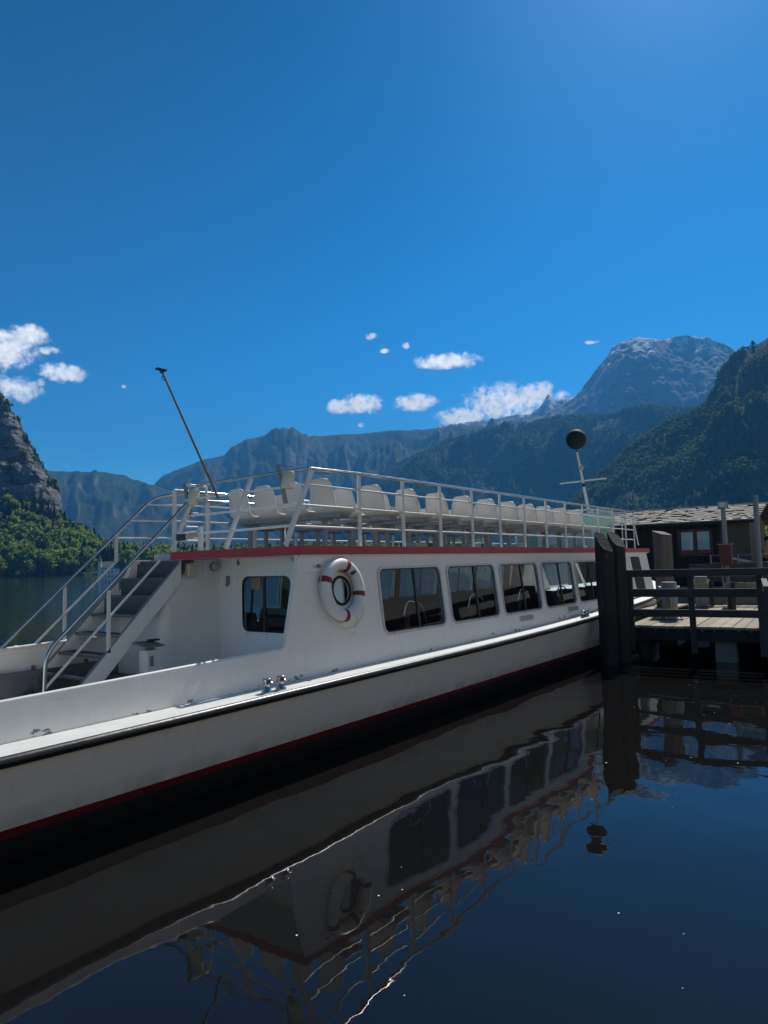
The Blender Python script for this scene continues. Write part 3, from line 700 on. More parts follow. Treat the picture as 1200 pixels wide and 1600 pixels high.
for s in (-1, 1):
    P2 = lambda x, z: (x, Ys(z, x, 0, s), z)
    P3 = lambda x, z, w, s=s: (x, Ys(z, x, w, s), z)
    mb = MB()
    for x0 in WX: holed(mb, (x0-.115, x0+WW+.115, CZ0, CZ1), (x0, x0+WW, Z0, Z1, .10), P2)
    xl, xr = WX[0]-.115, WX[-1]+WW+.115
    def edge(z): return float(np.interp(z, [1.0, 1.25, 1.30, 2.34], [5.60, 5.60, 5.70, 6.06]))
    zs = [CZ0, 1.25, 1.3, 1.45, 1.7, 1.95, 2.1, CZ1]
    hole = s < 0
    if hole:                                       # round port behind the lifebuoy
        pc = (6.80, 1.88); pr = .175; n = 24
        ring = [(pc[0]+pr*math.cos(2*math.pi*j/n), pc[1]+pr*math.sin(2*math.pi*j/n)) for j in range(n)]
        q0 = (6.3, xl, 1.6, 2.15)
        def outr(j):
            a = 2*math.pi*j/n; c, s_ = math.cos(a), math.sin(a)
            k = min(((q0[1] if c > 0 else q0[0])-pc[0])/c if abs(c) > 1e-6 else 9, ((q0[3] if s_ > 0 else q0[2])-pc[1])/s_ if abs(s_) > 1e-6 else 9)
            return (pc[0]+c*k, pc[1]+s_*k)
        oc = [outr(j) for j in range(n)]
        mb.add([P2(*q) for q in ring]+[P2(*q) for q in oc], [(j, (j+1) % n, n+(j+1) % n, n+j) for j in range(n)])
        for cx_, cz_ in ((q0[1], q0[3]), (q0[0], q0[3]), (q0[0], q0[2]), (q0[1], q0[2])):
            aa = math.atan2(cz_-pc[1], cx_-pc[0]) % (2*math.pi); j = int(aa/(2*math.pi)*n)
            mb.add([P2(*oc[j]), P2(cx_, cz_), P2(*oc[(j+1) % n])], [(0, 1, 2)])
        mb.add([P2(q0[0], q0[3]), P2(q0[1], q0[3]), P2(xl, CZ1), P2(q0[0], CZ1)], [(0,1,2,3)])
        mb.add([P2(q0[0], 1.3), P2(q0[1], 1.3), P2(q0[1], q0[2]), P2(q0[0], q0[2])], [(0,1,2,3)])
        mb.add([P2(5.6, CZ0), P2(xl, CZ0), P2(xl, 1.3), P2(6.3, 1.3), P2(edge(1.3), 1.3), P2(5.6, 1.25)], [(0,1,2,3,4,5)])
        zz = [1.3, 1.6, 2.15, CZ1]
        mb.loft([[P2(edge(z), z), P2(6.3, z)] for z in zz], False)
    else:
        mb.loft([[P2(edge(z), z), P2(xl, z)] for z in zs], False)
    xs = [5.60]+[xl]+[x0+WW+.115 for x0 in WX]+[19.0, 20.2]
    for a, b in zip(xs[:-1], xs[1:]):
        k = 6
        rows = []
        for z in [0, .03, .07, .12, None]:
            rows.append([(x, Ys(CZ0 if z is None else min(CZ0, deckz(x)-.01+z), x, 0, s), CZ0 if z is None else min(CZ0-.0005*(5-len(rows)), deckz(x)-.01+z)) for x in np.linspace(a, b, k)])
        mb.loft(rows, False)
    mb.add([P2(edge(CZ1), CZ1), P2(xl, CZ1), P2(xl, 2.36), P2(edge(2.36), 2.36)], [(0,1,2,3)])
    for a, b in zip(xs[1:-1], xs[2:]):
        mb.add([P2(a, CZ1), P2(b, CZ1), P2(b, 2.36), P2(a, 2.36)], [(0,1,2,3)])
    mb.loft([[P2(xr, z), P2(18.75, z)] for z in (CZ0, CZ1)], False)
    mb.loft([[P2(19.55, z), P2(20.2, z)] for z in (CZ0, CZ1)], False)
    side = mb.build('cabin_side', WHITE_CHIP if s < 0 else WHITE, boat, fix=True)
    bm = bmesh.new(); bm.from_mesh(side.data)
    bmesh.ops.reverse_faces(bm, faces=[f for f in bm.faces if f.normal.y*s < 0]); bm.to_mesh(side.data); bm.free()
    md = side.modifiers.new('thickness', 'SOLIDIFY'); md.thickness = .035; md.offset = -1 if s < 0 else -1
    # aft edge tube of the wing
    e_ = MB(); e_.tube([P3(edge(z), z, .0) for z in (1.26, 1.3, 1.6, 1.9, 2.33)], .02, 8); e_.build('wing_edge', PIPE, boat)
    for x0 in WX: window(P3, x0, x0+WW, Z0, Z1, .10)
    dd = MB(); dd.add([P3(18.8, 1.19, .006), P3(19.5, 1.19, .006), P3(19.5, 2.2, .006), P3(18.8, 2.2, .006), P3(18.8, 1.19, -.03), P3(19.5, 1.19, -.03), P3(19.5, 2.2, -.03), P3(18.8, 2.2, -.03)], [(0,1,2,3),(4,5,6,7),(0,1,5,4),(1,2,6,5),(2,3,7,6),(3,0,4,7)])
    do = dd.build('cabin_door', BROWN, boat)
    MB().tube([P3(19.4, 1.65, .03), P3(19.4, 1.8, .03)], .012, 6).build('handle', STEEL, do)
    # dark lining inside below the windows, window posts
    ln = MB()
    ln.loft([[(x, Ys(z, x, -.05, s), z) for x in (7.0, 13, 19)] for z in (.6, 1.0, 1.235)], False)
    for i in range(-1, 6):
        xa = (WX[i]+WW if i >= 0 else 7.0)+.03; xb = (WX[i+1] if i < 5 else 18.6)-.03
        ln.loft([[(x, Ys(z, x, -.055, s), z) for x in (xa, xb)] for z in (1.235, 2.2)], False)
    ln.build('window_lining', BROWN, boat)
    hr = MB(); hr.box(7.1, 19, YC+s*(1.76)-.06, YC+s*1.76+.06, 1.235, 1.26); hr.build('window_ledge', mat('ledge_alu', (.45,.45,.44), .4, .4), boat)

# round port rim
pr = MB(); Pn = lambda x, z, w: (x, Ys(z, x, w, -1), z)
pr.tube([Pn(6.80+.175*math.cos(2*math.pi*j/24), 1.88+.175*math.sin(2*math.pi*j/24), .004) for j in range(24)], .02, 8, closed=True)
ro = pr.build('porthole', DARKFR, boat)
MB().add([Pn(6.80+.172*math.cos(2*math.pi*j/24), 1.88+.172*math.sin(2*math.pi*j/24), -.012) for j in range(24)], [tuple(range(24))]).build('pane', GLASS, ro)
# ventilation grilles below windows
for xv, zv in ((11.72, 1.135), (14.0, 1.155), (16.4, 1.2)):
    v = MB(); Q = lambda x, z, w: (x, Ys(z, x, w, -1), z)
    def plate(mb, x0, x1, z0, z1, w0, w1):
        mb.add([Q(a, b, w) for w in (w0, w1) for a, b in ((x0, z0), (x1, z0), (x1, z1), (x0, z1))], [(0,3,2,1),(4,5,6,7),(0,1,5,4),(1,2,6,5),(2,3,7,6),(3,0,4,7)])
    plate(v, xv-.02, xv+.58, zv-.055, zv+.055, .001, .006)
    vo = v.build('vent_plate', mat('vent_plate', (.62, .64, .66), .5), boat)
    for k in range(5):
        l = MB()
        for j in range(5): plate(l, xv+.02+k*.11, xv+.10+k*.11, zv-.04+j*.017, zv-.031+j*.017, .007, .011)
        l.build('louvre', mat('vent_louvre', (.16, .17, .19), .5), vo)

# aft bulkhead with window, stair box
BX = 6.93
mb = MB(); PB = lambda y, z: (BX, y, z); PB3 = lambda y, z, w: (BX-w, y, z)
holed(mb, (6.45, 8.32, 1.1, 2.28), (6.80, 7.80, 1.28, 2.08, .12), PB)
mb.add([PB(6.45, .44), PB(8.32, .44), PB(8.32, 1.1), PB(6.45, 1.1)], [(0,1,2,3)])
mb.add([PB(5.75, .44), PB(6.45, .44), PB(6.45, 2.28), PB(5.9, 2.28)], [(0,1,2,3)])
mb.add([PB(5.9, 2.28), PB(8.32, 2.28), PB(8.32, 2.36), PB(5.9, 2.36)], [(0,1,2,3)])
mb.build('aft_bulkhead', WHITE, boat, solid=.03)
wb = window(PB3, 6.80, 7.80, 1.28, 2.08, .12, fw=.05)
c = MB(); c.box(BX+.12, BX+.14, 7.55, 7.75, 1.88, 2.08); c.build('paper_notice', mat('notice_paper', (.52, .36, .20), .8), wb)
mb = MB(); r = .16; xa, yw = 5.90, 8.30
def under(x): return .73+1.017*(x-4.60)-.34            # underside of the stairs
mb.add([(xa+r, yw, .44), (BX, yw, .44), (BX, yw, 2.34), (6.42, yw, 2.34), (xa+r, yw, under(xa+r))], [(0,1,2,3,4)])
cols = [(xa+r-r*math.sin(a), yw+r-r*math.cos(a)) for a in np.linspace(0, math.pi/2, 8)]+[(xa, 9.36)]
mb.loft([[(x, y, z0) for x, y in cols] if z0 else [(x, y, under(x)) for x, y in cols] for z0 in (.44, 1.0, 0)], True)
o = mb.build('stair_enclosure', WHITE, boat)
MB().box(5.62, 5.85, 8.36, 9.34, .48, .72).build('stair_locker', FLOORG, boat)
# fittings on the bulkhead and enclosure
l = MB(); l.tube([(6.80, 8.315, 2.235), (6.80, 8.25, 2.235)], .07, 16); lo = l.build('bulkhead_lamp', GREYP, boat)
MB().tube([(6.80, 8.249, 2.235), (6.80, 8.235, 2.235)], [.062, .045], 16).build('lens', mat('lamp_lens', (.5, .48, .42), .3), lo)
l = MB(); l.prism([(6.27, 2.10), (6.40, 2.08), (6.42, 2.27), (6.29, 2.29)], 'y', 8.20, 8.30); l.build('small_loudspeaker', CREAM, boat, bevel=.012)
l = MB(); l.box(BX-.05, BX-.012, 8.06, 8.12, 1.96, 2.09); l.box(BX-.07, BX-.045, 8.075, 8.105, 1.93, 1.98); l.build('door_latch', GREYP, boat, bevel=.008)
tx = bpy.data.curves.new('cabin_number', 'FONT'); tx.body = '6'; tx.size = .13; tx.extrude = .003; tx.align_x = 'CENTER'
tx.materials.append(DARKFR); to_ = bpy.data.objects.new('tmp', tx); to = bpy.data.objects.new('cabin_number', bpy.data.meshes.new_from_object(to_)); bpy.data.objects.remove(to_); link(to, boat); to.location = (BX-.022, 7.87, 2.245); to.rotation_euler = (R(90), 0, R(-90))
l = MB(); l.tube([(6.13, 5.96, 2.33), (6.13, 5.96, 2.29), (6.13, 5.96, 2.26)], [.055, .05, .02], 12); l.build('corner_lamp', mat('lamp_beige', (.35, .32, .24), .35), boat)
l = MB(); l.box(5.44, 5.62, 7.98, 8.16, .48, 1.16); pe = l.build('pedestal_box', WHITE, boat, bevel=.01)  # white electric box on a pedestal, carrying a tray
MB().box(5.48, 5.53, 7.965, 7.978, .95, 1.08).build('lock_plate', GREYP, pe)
MB().add([(5.36, 7.9, 1.20), (5.66, 7.9, 1.20), (5.66, 8.2, 1.25), (5.36, 8.2, 1.25), (5.36, 7.9, 1.215), (5.66, 7.9, 1.215), (5.66, 8.2, 1.265), (5.36, 8.2, 1.265)], [(0,3,2,1),(4,5,6,7),(0,1,5,4),(1,2,6,5),(2,3,7,6),(3,0,4,7)]).build('tray', GALV, pe)
MB().box(5.5, 5.58, 8.02, 8.12, 1.16, 1.205).build('tray_post', GALV, pe)
MB().box(5.56, 5.72, 8.1, 8.16, 1.26, 1.285).build('tray_handle', DARKFR, pe)

# cabin front
mb = MB(); T = [(20.35, 5.92), (20.75, 6.9), (20.75, 8.22), (20.35, 9.2)]; Bt = [(21.0, 6.0), (21.6, 7.0), (21.6, 8.12), (21.0, 9.12)]
mb.loft([[(x, y, 1.25) for x, y in Bt], [(x+.1, y, deckz(21)-.05) for x, y in Bt]], False)
mb.loft([[(x, y, 2.36) for x, y in T], [(x+.06, y, 2.27) for x, y in T]], False)
for (y, s) in ((5.88, -1), (9.24, 1)): mb.add([(20.2, Ys(2.35, 20.2, 0, s), 2.35), (20.2, Ys(1.2, 20.2, 0, s), 1.2), (21.0, 6.0 if s < 0 else 9.12, 1.2), (21.0, 6.0 if s < 0 else 9.12, 1.3), (20.35, T[0][1] if s < 0 else T[3][1], 2.35)], [(0,1,2,3,4)])
fr = mb.build('cabin_front', WHITE, boat, solid=.03)
for i in range(3):
    a, b = T[i], T[i+1]; c, d = Bt[i], Bt[i+1]
    for k in range(3 if i == 1 else 2):
        t = k/(2 if i == 1 else 1)
        p = (a[0]+(b[0]-a[0])*t+.06, a[1]+(b[1]-a[1])*t, 2.28); q = (c[0]+(d[0]-c[0])*t, c[1]+(d[1]-c[1])*t, 1.24)
        MB().bar(p, q, .06, .05-.004*i).build('windscreen_bar', WHITE, boat)
    MB().add([(a[0]+.05, a[1], 2.28), (b[0]+.05, b[1], 2.28), (d[0]-.01, d[1], 1.24), (c[0]-.01, c[1], 1.24)], [(0,1,2,3)]).build('windscreen_pane', GLASS, boat)

# cabin interior
MB().box(7.0, 20.9, YC-1.7, YC+1.7, .54, .6).build('cabin_floor', BROWN, boat)
st = MB()
prof = [(0, .45), (.03, .78), (.06, .86), (.10, .90), (.15, .88), (.17, .80), (.16, .45)]
st.prism([(x, z+.6) for x, z in prof], 'y', -.42, .42); st.box(.15, .62, -.42, .42, .92, 1.06); st.box(.2, .55, -.36, .36, .6, .92)
first = None
for i in range(12):
    for yy in (YC-1.15, YC+1.15):
        if first is None:
            first = st.build('cabin_seat', DARKSEAT, boat, bevel=.02); o = first
        else: o = first.copy(); C.objects.link(o)
        o.location = (7.5+i*.95, yy, 0)
for i, x in enumerate((8.4, 10.3, 12.2, 14.1)):
    g = MB(); g.tube(rounded([(x, YC-1.6, 1.44), (x+.1, YC-1.6, 1.66), (x+.5, YC-1.6, 1.58), (x+.6, YC-1.6, 1.3)], .15), .015, 6); g.build('grab_rail', STEEL, boat)

# roof: upper deck slab with red fascia
mb = MB(); mb.prism([(6.07, 5.84), (20.5, 5.84), (20.9, 6.8), (20.9, 8.3), (20.5, 9.28), (6.45, 9.28), (6.45, 8.30), (6.07, 8.30)], 'z', 2.345, 2.448)
mb.build('roof', mat('roof_paint', (.70, .70, .68), .6, var=.1, vscale=3), boat)
def fascia(p, q, name='roof_fascia'):
    b = MB(); b.bar((*p, 2.398), (*q, 2.398), .02, .112); b.build(name, RED, boat)
fascia((6.06, 5.822), (6.06, 8.32)); fascia((6.07, 5.83), (20.52, 5.83)); fascia((20.51, 5.83), (20.91, 6.8)); fascia((20.91, 6.79), (20.91, 8.31)); fascia((20.91, 8.3), (20.51, 9.29)); fascia((20.52, 9.29), (6.44, 9.29))
for s in (-1, 1): MB().bar((6.08, YC+s*1.725, 2.335), (20.4, YC+s*1.725, 2.335), .03, .02).build('roof_gutter', PIPE, boat)
mb = MB(); mb.box(6.5, 20.2, 5.95, 9.17, 2.449, 2.454); mb.build('upper_deck_floor', FLOORG, boat)

# stairs to the upper deck
stairs = MB(); SL = 1.017
def sx(z): return 4.60+(z-.73)/SL
def stringer(y0, y1):
    b = MB(); b.prism([(sx(.48), .48), (sx(.48)+.30, .48), (sx(2.33), 2.03), (sx(2.33), 2.33)], 'y', y0, y1); return b
st_root = stringer(8.235, 8.265).build('stairs', WHITE, boat)
stringer(9.365, 9.395).build('stringer', WHITE, st_root)
MB().bar((sx(.5)-.003, 8.25, .505), (sx(2.3)-.003, 8.25, 2.305), .036, .012).build('stringer_edge', GALV, st_root)
MB().bar((sx(.5)-.003, 9.38, .505), (sx(2.3)-.003, 9.38, 2.305), .036, .012).build('stringer_edge', GALV, st_root)
tr = MB(); tr.box(0, .24, 8.268, 9.362, -.035, 0)
for k in range(7): tr.box(.015+.03*k, .03+.03*k, 8.27, 9.36, 0, .004)
for k in (4, 5, 6):
    z = .64+.242*k; MB().box(sx(z)+.20, sx(z)+.215, 8.28, 9.35, z+.002, z+.205).build('riser', mat('riser_grey', (.075, .08, .085), .7, var=.2), st_root)
first = None
for k in range(8):
    z = .64+.242*k
    if first is None: first = tr.build('tread', mat('tread_steel', (.13, .135, .14), .5, .5, var=.3, vscale=9), st_root); o = first
    else: o = first.copy(); C.objects.link(o)
    o.location = (sx(z), 0, z)
# handrails of the stairs
hn = MB(); hn.tube(rounded([(4.21, 8.25, .48), (4.245, 8.25, 1.255), (6.30, 8.25, 3.17)], .16), .024, 10); hn.build('handrail', STEEL, st_root)
MB().tube([(4.24, 8.25, .84), (5.84, 8.25, 2.345)], .018, 8).build('lower_rail', PIPE, st_root)
MB().bar((5.055, 8.245, 1.16), (5.055, 8.245, 1.96), .045, .02, (1,0,0)).build('rail_post', PIPE, st_root)
hf = MB(); hf.tube(rounded([(3.55, 9.4, .62), (6.53, 9.4, 3.35), (7.0, 9.32, 3.44), (7.6, 9.3, 3.462)], .2), .024, 10); hf.build('handrail', STEEL, st_root)
MB().tube(rounded([(4.42, 9.4, bulw(4.5)+.02), (4.62, 9.4, 1.20), (5.90, 9.4, 2.36)], .08), .018, 8).build('lower_rail', PIPE, st_root)
MB().bar((5.095, 9.4, 1.2), (5.095, 9.4, 2.02), .045, .02, (1,0,0)).build('rail_post', PIPE, st_root)

# upper deck railing: aft (raked), near side, far side, forward
def railing(name='railing'): 
    return None
PX = [7.41+1.0425*i for i in range(12)]
RZ = (2.70, 2.97, 3.23)
for s in (-1, 1):
    yy = YC+s*1.61
    x0 = 6.44 if s < 0 else 6.75
    top = MB(); top.tube([(x0, yy, 3.44 if s < 0 else 3.46), (7.41, yy, 3.46), (19.65, yy, 3.47)], .024, 10); rr = top.build('side_railing', STEEL, boat)
    for z in RZ:
        b = MB(); xb = x0-(3.45-z)*.45 if s < 0 else {2.70: 5.88, 2.97: 6.12, 3.23: 6.40}[z]; b.tube(([] if s < 0 else [(xb, 9.39, z), (xb+.25, 9.33, z)])+[(xb if s < 0 else xb+.6, yy, z), (19.6, yy, z)], .014, 8); b.build('bar', PIPE, rr)
    p = MB(); p.box(-.033, .033, -.01, .01, 2.449, 3.45); first = None
    for x in PX+[19.6]+([] if s < 0 else [6.75]):
        if first is None: first = p.build('post', PIPE, rr); o = first
        else: o = first.copy(); C.objects.link(o)
        o.location = (x, yy+s*.012*0, 0)
    if s > 0: MB().bar((5.88, 9.39, 2.36), (5.88, 9.39, 2.76), .05, .02, (1,0,0)).build('short_post', PIPE, rr)
    if s < 0: MB().bar((5.97, yy, 2.46), (6.47, yy, 3.44), .065, .03, (1,0,0)).build('raked_post', PIPE, rr)
top = MB(); top.tube(rounded([(6.44, YC-1.61, 3.44), (6.50, 6.2, 3.455), (6.52, 7.1, 3.46), (6.52, 8.25, 3.45)], .1), .024, 10); ar = top.build('aft_railing', STEEL, boat)
for z in RZ:
    MB().tube([(6.44-(3.45-z)*.47, YC-1.61, z), (6.50-(3.45-z)*.47, 7.1, z), (6.50-(3.45-z)*.47, 8.25, z)], .014, 8).build('bar', PIPE, ar)
for y in (7.1, 8.25): MB().bar((6.02, y, 2.46), (6.49, y, 3.44), .06, .03, (1,0,0)).build('raked_post', PIPE, ar)
gt = MB(); gt.tube(rounded([(6.66, 8.27, 2.45), (6.66, 8.27, 3.43), (6.3, 8.27, 3.43)], .06), .02, 8); go = gt.build('stair_gate', PIPE, boat)
for z in (2.62, 2.82, 3.02, 3.22): MB().tube([(6.12+(z-2.45)*.45, 8.27, z), (6.66, 8.27, z)], .014, 6).build('rung', PIPE, go)
MB().tube(rounded([(6.3, 8.27, 3.2), (6.9, 8.27, 3.22), (8.3, 8.27, 3.22), (8.3, 8.27, 2.45)], .06), .02, 8).build('inner_handrail', STEEL, go)
MB().tube([(19.62, YC-1.61, 3.47), (20.0, 6.4, 3.46), (20.1, YC, 3.46), (20.0, 8.7, 3.46), (19.62, YC+1.61, 3.47)], .022, 8).build('bow_railing', STEEL, boat)
for y in (6.4, 7.0, 8.1, 8.7): MB().tube([(20.0, y, 2.45), (20.0, y, 3.46)], .016, 8).build('bow_railing_post', PIPE, boat)

# seats on the upper deck: moulded shells on steel bars
def shell():
    prof = [(-.136, .457), (-.135, .452), (-.131, .435), (-.122, .40), (-.095, .32), (-.06, .18), (-.035, .08), (.0, .025), (.06, 0), (.18, .002), (.30, .018), (.37, .012), (.395, -.02)]
    hw = [.10, .135, .168, .192, .208, .225, .23, .232, .232, .23, .225, .215, .20]; rows = []
    for (x, z), h in zip(prof, hw):
        k = max(0, min(1, z/.3))
        rows.append([(x+.055*k*(u*u)-.01*k, u*h, z+(.045*(1-k)*(u**4))-.0*u) for u in (-1, -.8, -.5, 0, .5, .8, 1)])
    m = MB(); m.loft(rows, True); return m
sh = shell(); shell_first = None
legm = MB(); legm.box(-.025, .025, -.025, .025, 2.449, 2.86)
rows_x = [6.95]+[8.08+.888*k for k in range(10)]
proto_rows = {}
def bench(ys, x, ends):
    global shell_first
    b = MB()
    for dx in (.10, .33): b.bar((x+dx, ends[0], 2.875), (x+dx, ends[1], 2.875), .05, .05)
    o = b.build('bench_row', GALV, boat)
    lg = None
    for y in (ends[0]+.35, ends[1]-.35):
        l = MB(); l.bar((x+.21, y, 2.449), (x+.21, y, 2.85), .06, .05); l.bar((x+.02, y, 2.832), (x+.42, y, 2.832), .04, .035); l.build('leg', GALV, o)
    for y in ys:
        if shell_first is None:
            shell_first = sh.build('seat', SHELL, o, solid=.012); q = shell_first
        else: q = shell_first.copy(); C.objects.link(q); q.parent = o
        q.location = (x+.13, y, 2.925); q.rotation_euler = (0, random.uniform(-.02, .02), random.uniform(-.03, .03))
for i, x in enumerate(rows_x):
    if i == 0: bench((6.3, 6.86, 7.42, 7.98), x, (6.02, 8.22))
    else:
        bench((6.3, 6.86), x, (6.02, 7.14)); bench((8.24, 8.80), x, (7.98, 9.08))

# flagstaff, loudspeakers, floodlight
f = MB(); f.tube([(6.29, YC, 3.18), (6.257, YC, 3.235), (5.39, YC, 4.763)], [.017, .017, .012], 8); fo = f.build('flagstaff', BRASS, boat)
k = MB(); k.tube([(5.39, YC, 4.763), (5.37, YC, 4.80)], .026, 8); k.box(5.30, 5.44, YC-.03, YC+.03, 4.795, 4.815); k.tube(arc((5.41, YC, 4.70), .03, 0, 2*math.pi, 10), .005, 5); k.build('finial', DARKFR, fo)
for (y, z, lean) in ((6.30, 3.32, 0), (8.22, 3.25, 0)):
    b = MB(); b.bar((6.30, y+.10, z+.20), (6.36, y+.02, z-.30), .03, .05); b.bar((6.30, y+.10, z+.205), (6.36, y-.14, z+.15), .02, .012); br = b.build('speaker_bracket', GREYP, boat)
    MB().tube([(6.36, y, z-.115), (6.36, y, z-.10), (6.40, y, z+.10), (6.40, y, z+.115)], [.07, .08, .08, .07], 16).build('loudspeaker', CREAM, br)
b = MB(); b.prism([(5.98, 2.60), (6.18, 2.66), (6.18, 2.74), (5.98, 2.70)], 'y', 7.86, 8.10); fl_ = b.build('floodlight', mat('floodlight_grey', (.45, .46, .47), .45, .3), boat, bevel=.01)
MB().add([(5.977, 7.88, 2.605), (5.977, 8.08, 2.605), (5.977, 8.08, 2.695), (5.977, 7.88, 2.695)], [(0,1,2,3)]).build('lens', DARKFR, fl_)
MB().box(6.17, 6.22, 7.8, 7.86, 2.45, 2.8).build('bracket', PIPE, fl_)

# mast with green ball, cross-tree and lamp
ma_ = MB(); ma_.tube([(20.9, YC, 2.45), (20.475, YC, 3.8), (19.82, YC, 5.38)], [.06, .05, .03], 10); mo = ma_.build('mast', PIPE, boat)
MB().tube([(19.82, YC, 5.38), (19.80, YC, 5.5)], .015, 8).build('mast_top', DARKFR, mo)
MB().tube([(20.15, YC-.72, 4.55), (20.17, YC+.72, 4.52)], .02, 8).build('cross_tree', PIPE, mo)
bm = bmesh.new(); bmesh.ops.create_uvsphere(bm, u_segments=28, v_segments=16, radius=.30); me = bpy.data.meshes.new('day_shape_ball'); bm.to_mesh(me); bm.free()
me.polygons.foreach_set('use_smooth', [True]*len(me.polygons)); me.materials.append(GREENBALL); bo = bpy.data.objects.new('day_shape_ball', me); link(bo, mo); bo.location = (19.80, YC, 5.76)
MB().tube([(19.98, YC-.06, 4.86), (19.98, YC-.06, 4.98)], .05, 10).build('mast_lamp', mat('lamp_grey', (.5, .5, .48), .4), mo)
MB().tube([(20.1, YC-.05, 4.36), (20.1, YC-.05, 4.46)], .045, 10).build('mast_lamp', DARKFR, mo)

# helm shelter at the forward end of the upper deck
hs_ = MB()
for (x, y) in ((17.8, 6.45), (17.8, 8.67), (19.4, 6.45), (19.4, 8.67)): hs_.box(x-.025, x+.025, y-.025, y+.025, 2.45, 3.50)
for y in (6.45, 8.67): hs_.box(17.8, 19.4, y-.02, y+.02, 3.46, 3.52)
for x in (17.8, 19.4): hs_.box(x-.02, x+.02, 6.45, 8.67, 3.475, 3.525)
ho = hs_.build('helm_shelter', mat('pale_green_paint', (.60, .70, .66), .45), boat)
for (x0, x1, y) in ((17.85, 19.35, 6.45), (17.85, 19.35, 8.67)): MB().box(x0, x1, y-.006, y+.006, 2.6, 3.42).build('pane', GREENGLASS, ho)
MB().box(19.394, 19.406, 6.5, 8.62, 2.6, 3.42).build('pane', GREENGLASS, ho)
MB().box(18.4, 19.2, 6.7, 8.3, 2.45, 3.0).build('console', mat('console_grey', (.55, .58, .56), .5), ho)
MB().box(18.2, 18.9, 6.6, 8.5, 3.53, 3.55).build('canopy', mat('canopy_grey', (.25, .27, .27), .6), ho)
pn = MB(); pn.add([(19.5, YC-1.63, 3.12), (20.05, 6.06, 3.10), (20.2, 6.02, 2.55), (19.72, YC-1.66, 2.58)], [(0,1,2,3)]); pn.build('weather_panel', mat('panel_grey', (.42, .44, .48), .6), boat, solid=.02)

# mooring bitts on the side deck
for (x, y) in ((5.11, 5.395), (5.31, 5.395), (14.12, 5.42), (14.33, 5.42)):
    z = deckz(x); b = MB(); b.tube([(x, y, z-.004), (x, y, z+.012), (x, y, z+.012), (x, y, z+.115), (x, y, z+.125), (x, y, z+.14), (x, y, z+.142)], [.058, .058, .042, .042, .047, .047, .03], 18); bo = b.build('mooring_bitt', STEEL, boat)
    MB().tube([(x-.075, y, z+.085), (x+.075, y, z+.085)], .01, 8).build('cross_pin', STEEL, bo)
hatch = MB(); hatch.box(7.2, 7.6, 6.0, 6.3, 2.4535, 2.52)
for i in range(5):
    b = MB(); b.box(9.0+i*1.78, 9.32+i*1.78, 6.1, 6.35, 2.454, 2.52); q = b.build('deck_box', mat('deck_box_grey', (.42, .42, .42), .6), boat, bevel=.01)
    MB().box(9.32+i*1.78, 9.45+i*1.78, 6.12, 6.33, 2.454, 2.53).build('socket_cover', DARKFR, q)

# lifebuoy hanging on the cabin side
LB = Vector((6.76, 5.735, 1.895)); lean = .13
lb = thing('lifebuoy', 'white ring lifebuoy with four red bands hanging on the cabin side', 'lifebuoy', tuple(LB))
def LP(a, r, off=0.0):
    u, v = r*math.cos(a), r*math.sin(a); return Vector((LB.x+u, LB.y+v*lean+off, LB.z+v))
def torus_part(a0, a1, rr, n, name, ma, closed=False):
    mb = MB(); pts = [LP(a0+(a1-a0)*i/n, .325) for i in range(n if closed else n+1)]
    mb.tube(pts, rr, 18, closed=closed, cap=False); return mb.build(name, ma, lb)
torus_part(0, 2*math.pi, .080, 56, 'ring', mat('lifebuoy_white', (.80, .80, .77), .45, var=.08, vscale=9), True)
for a in (71, 158, -13, 265): torus_part(R(a-6), R(a+6), .0815, 5, 'red_band', mat('lifebuoy_red', (.24, .02, .025), .55))
rp = MB(); pts = []
for i in range(60):
    a = 2*math.pi*i/60; sag = .03*abs(math.sin(2*(a-R(71))))+(.05 if math.sin(a) < -.5 else 0)
    pts.append(LP(a, .412+sag*.6, -.0)-Vector((0, 0, sag*.5)))
rp.tube(pts, .006, 6, closed=True); rp.build('grab_line', mat('rope_white', (.66, .64, .58), .8), lb)
MB().tube([LP(R(-60), .44), LP(R(-75), .52, -.02), LP(R(-82), .60, -.02), LP(R(-86), .56, -.02)], .004, 5).build('loose_line', mat('rope_white', (.66, .64, .58), .8), lb)
MB().bar(LP(R(55), .24, -.07), LP(R(50), .30, -.085), .04, .03).build('clip', DARKFR, lb)
MB().bar(LP(R(140), .46, .02), LP(R(140), .50, .02), .04, .03).build('holder', GREYP, lb)

# ---------------------------------------------------------------- landing stage
def xf(mb, M_):
    mb.v = [tuple(M_ @ Vector(v)) for v in mb.v]; return mb
WOOD_DK = mat('tarred_wood', (.028, .026, .026), .8, var=.5, vscale=2.2, bump=.5, bscale=9, stretch=(1, 1, .3))
WOOD_RAIL = mat('dark_rail_wood', (.055, .05, .047), .75, var=.5, vscale=3, bump=.4, bscale=14)
WOOD_PL = mat('weathered_plank', (.36, .29, .21), .85, var=.45, vscale=3.5, bump=.5, bscale=14, stretch=(.25, 1, 1))
WOOD_PL2 = mat('weathered_plank_grey', (.30, .25, .19), .85, var=.45, vscale=3.1, bump=.5, bscale=13, stretch=(.25, 1, 1))
WOOD_PL3 = mat('weathered_plank_pale', (.42, .35, .26), .85, var=.45, vscale=3.9, bump=.5, bscale=15, stretch=(.25, 1, 1))
WOOD_PILE = mat('grey_pile_wood', (.15, .135, .115), .85, var=.5, vscale=3, bump=.6, bscale=8, stretch=(1, 1, .2))
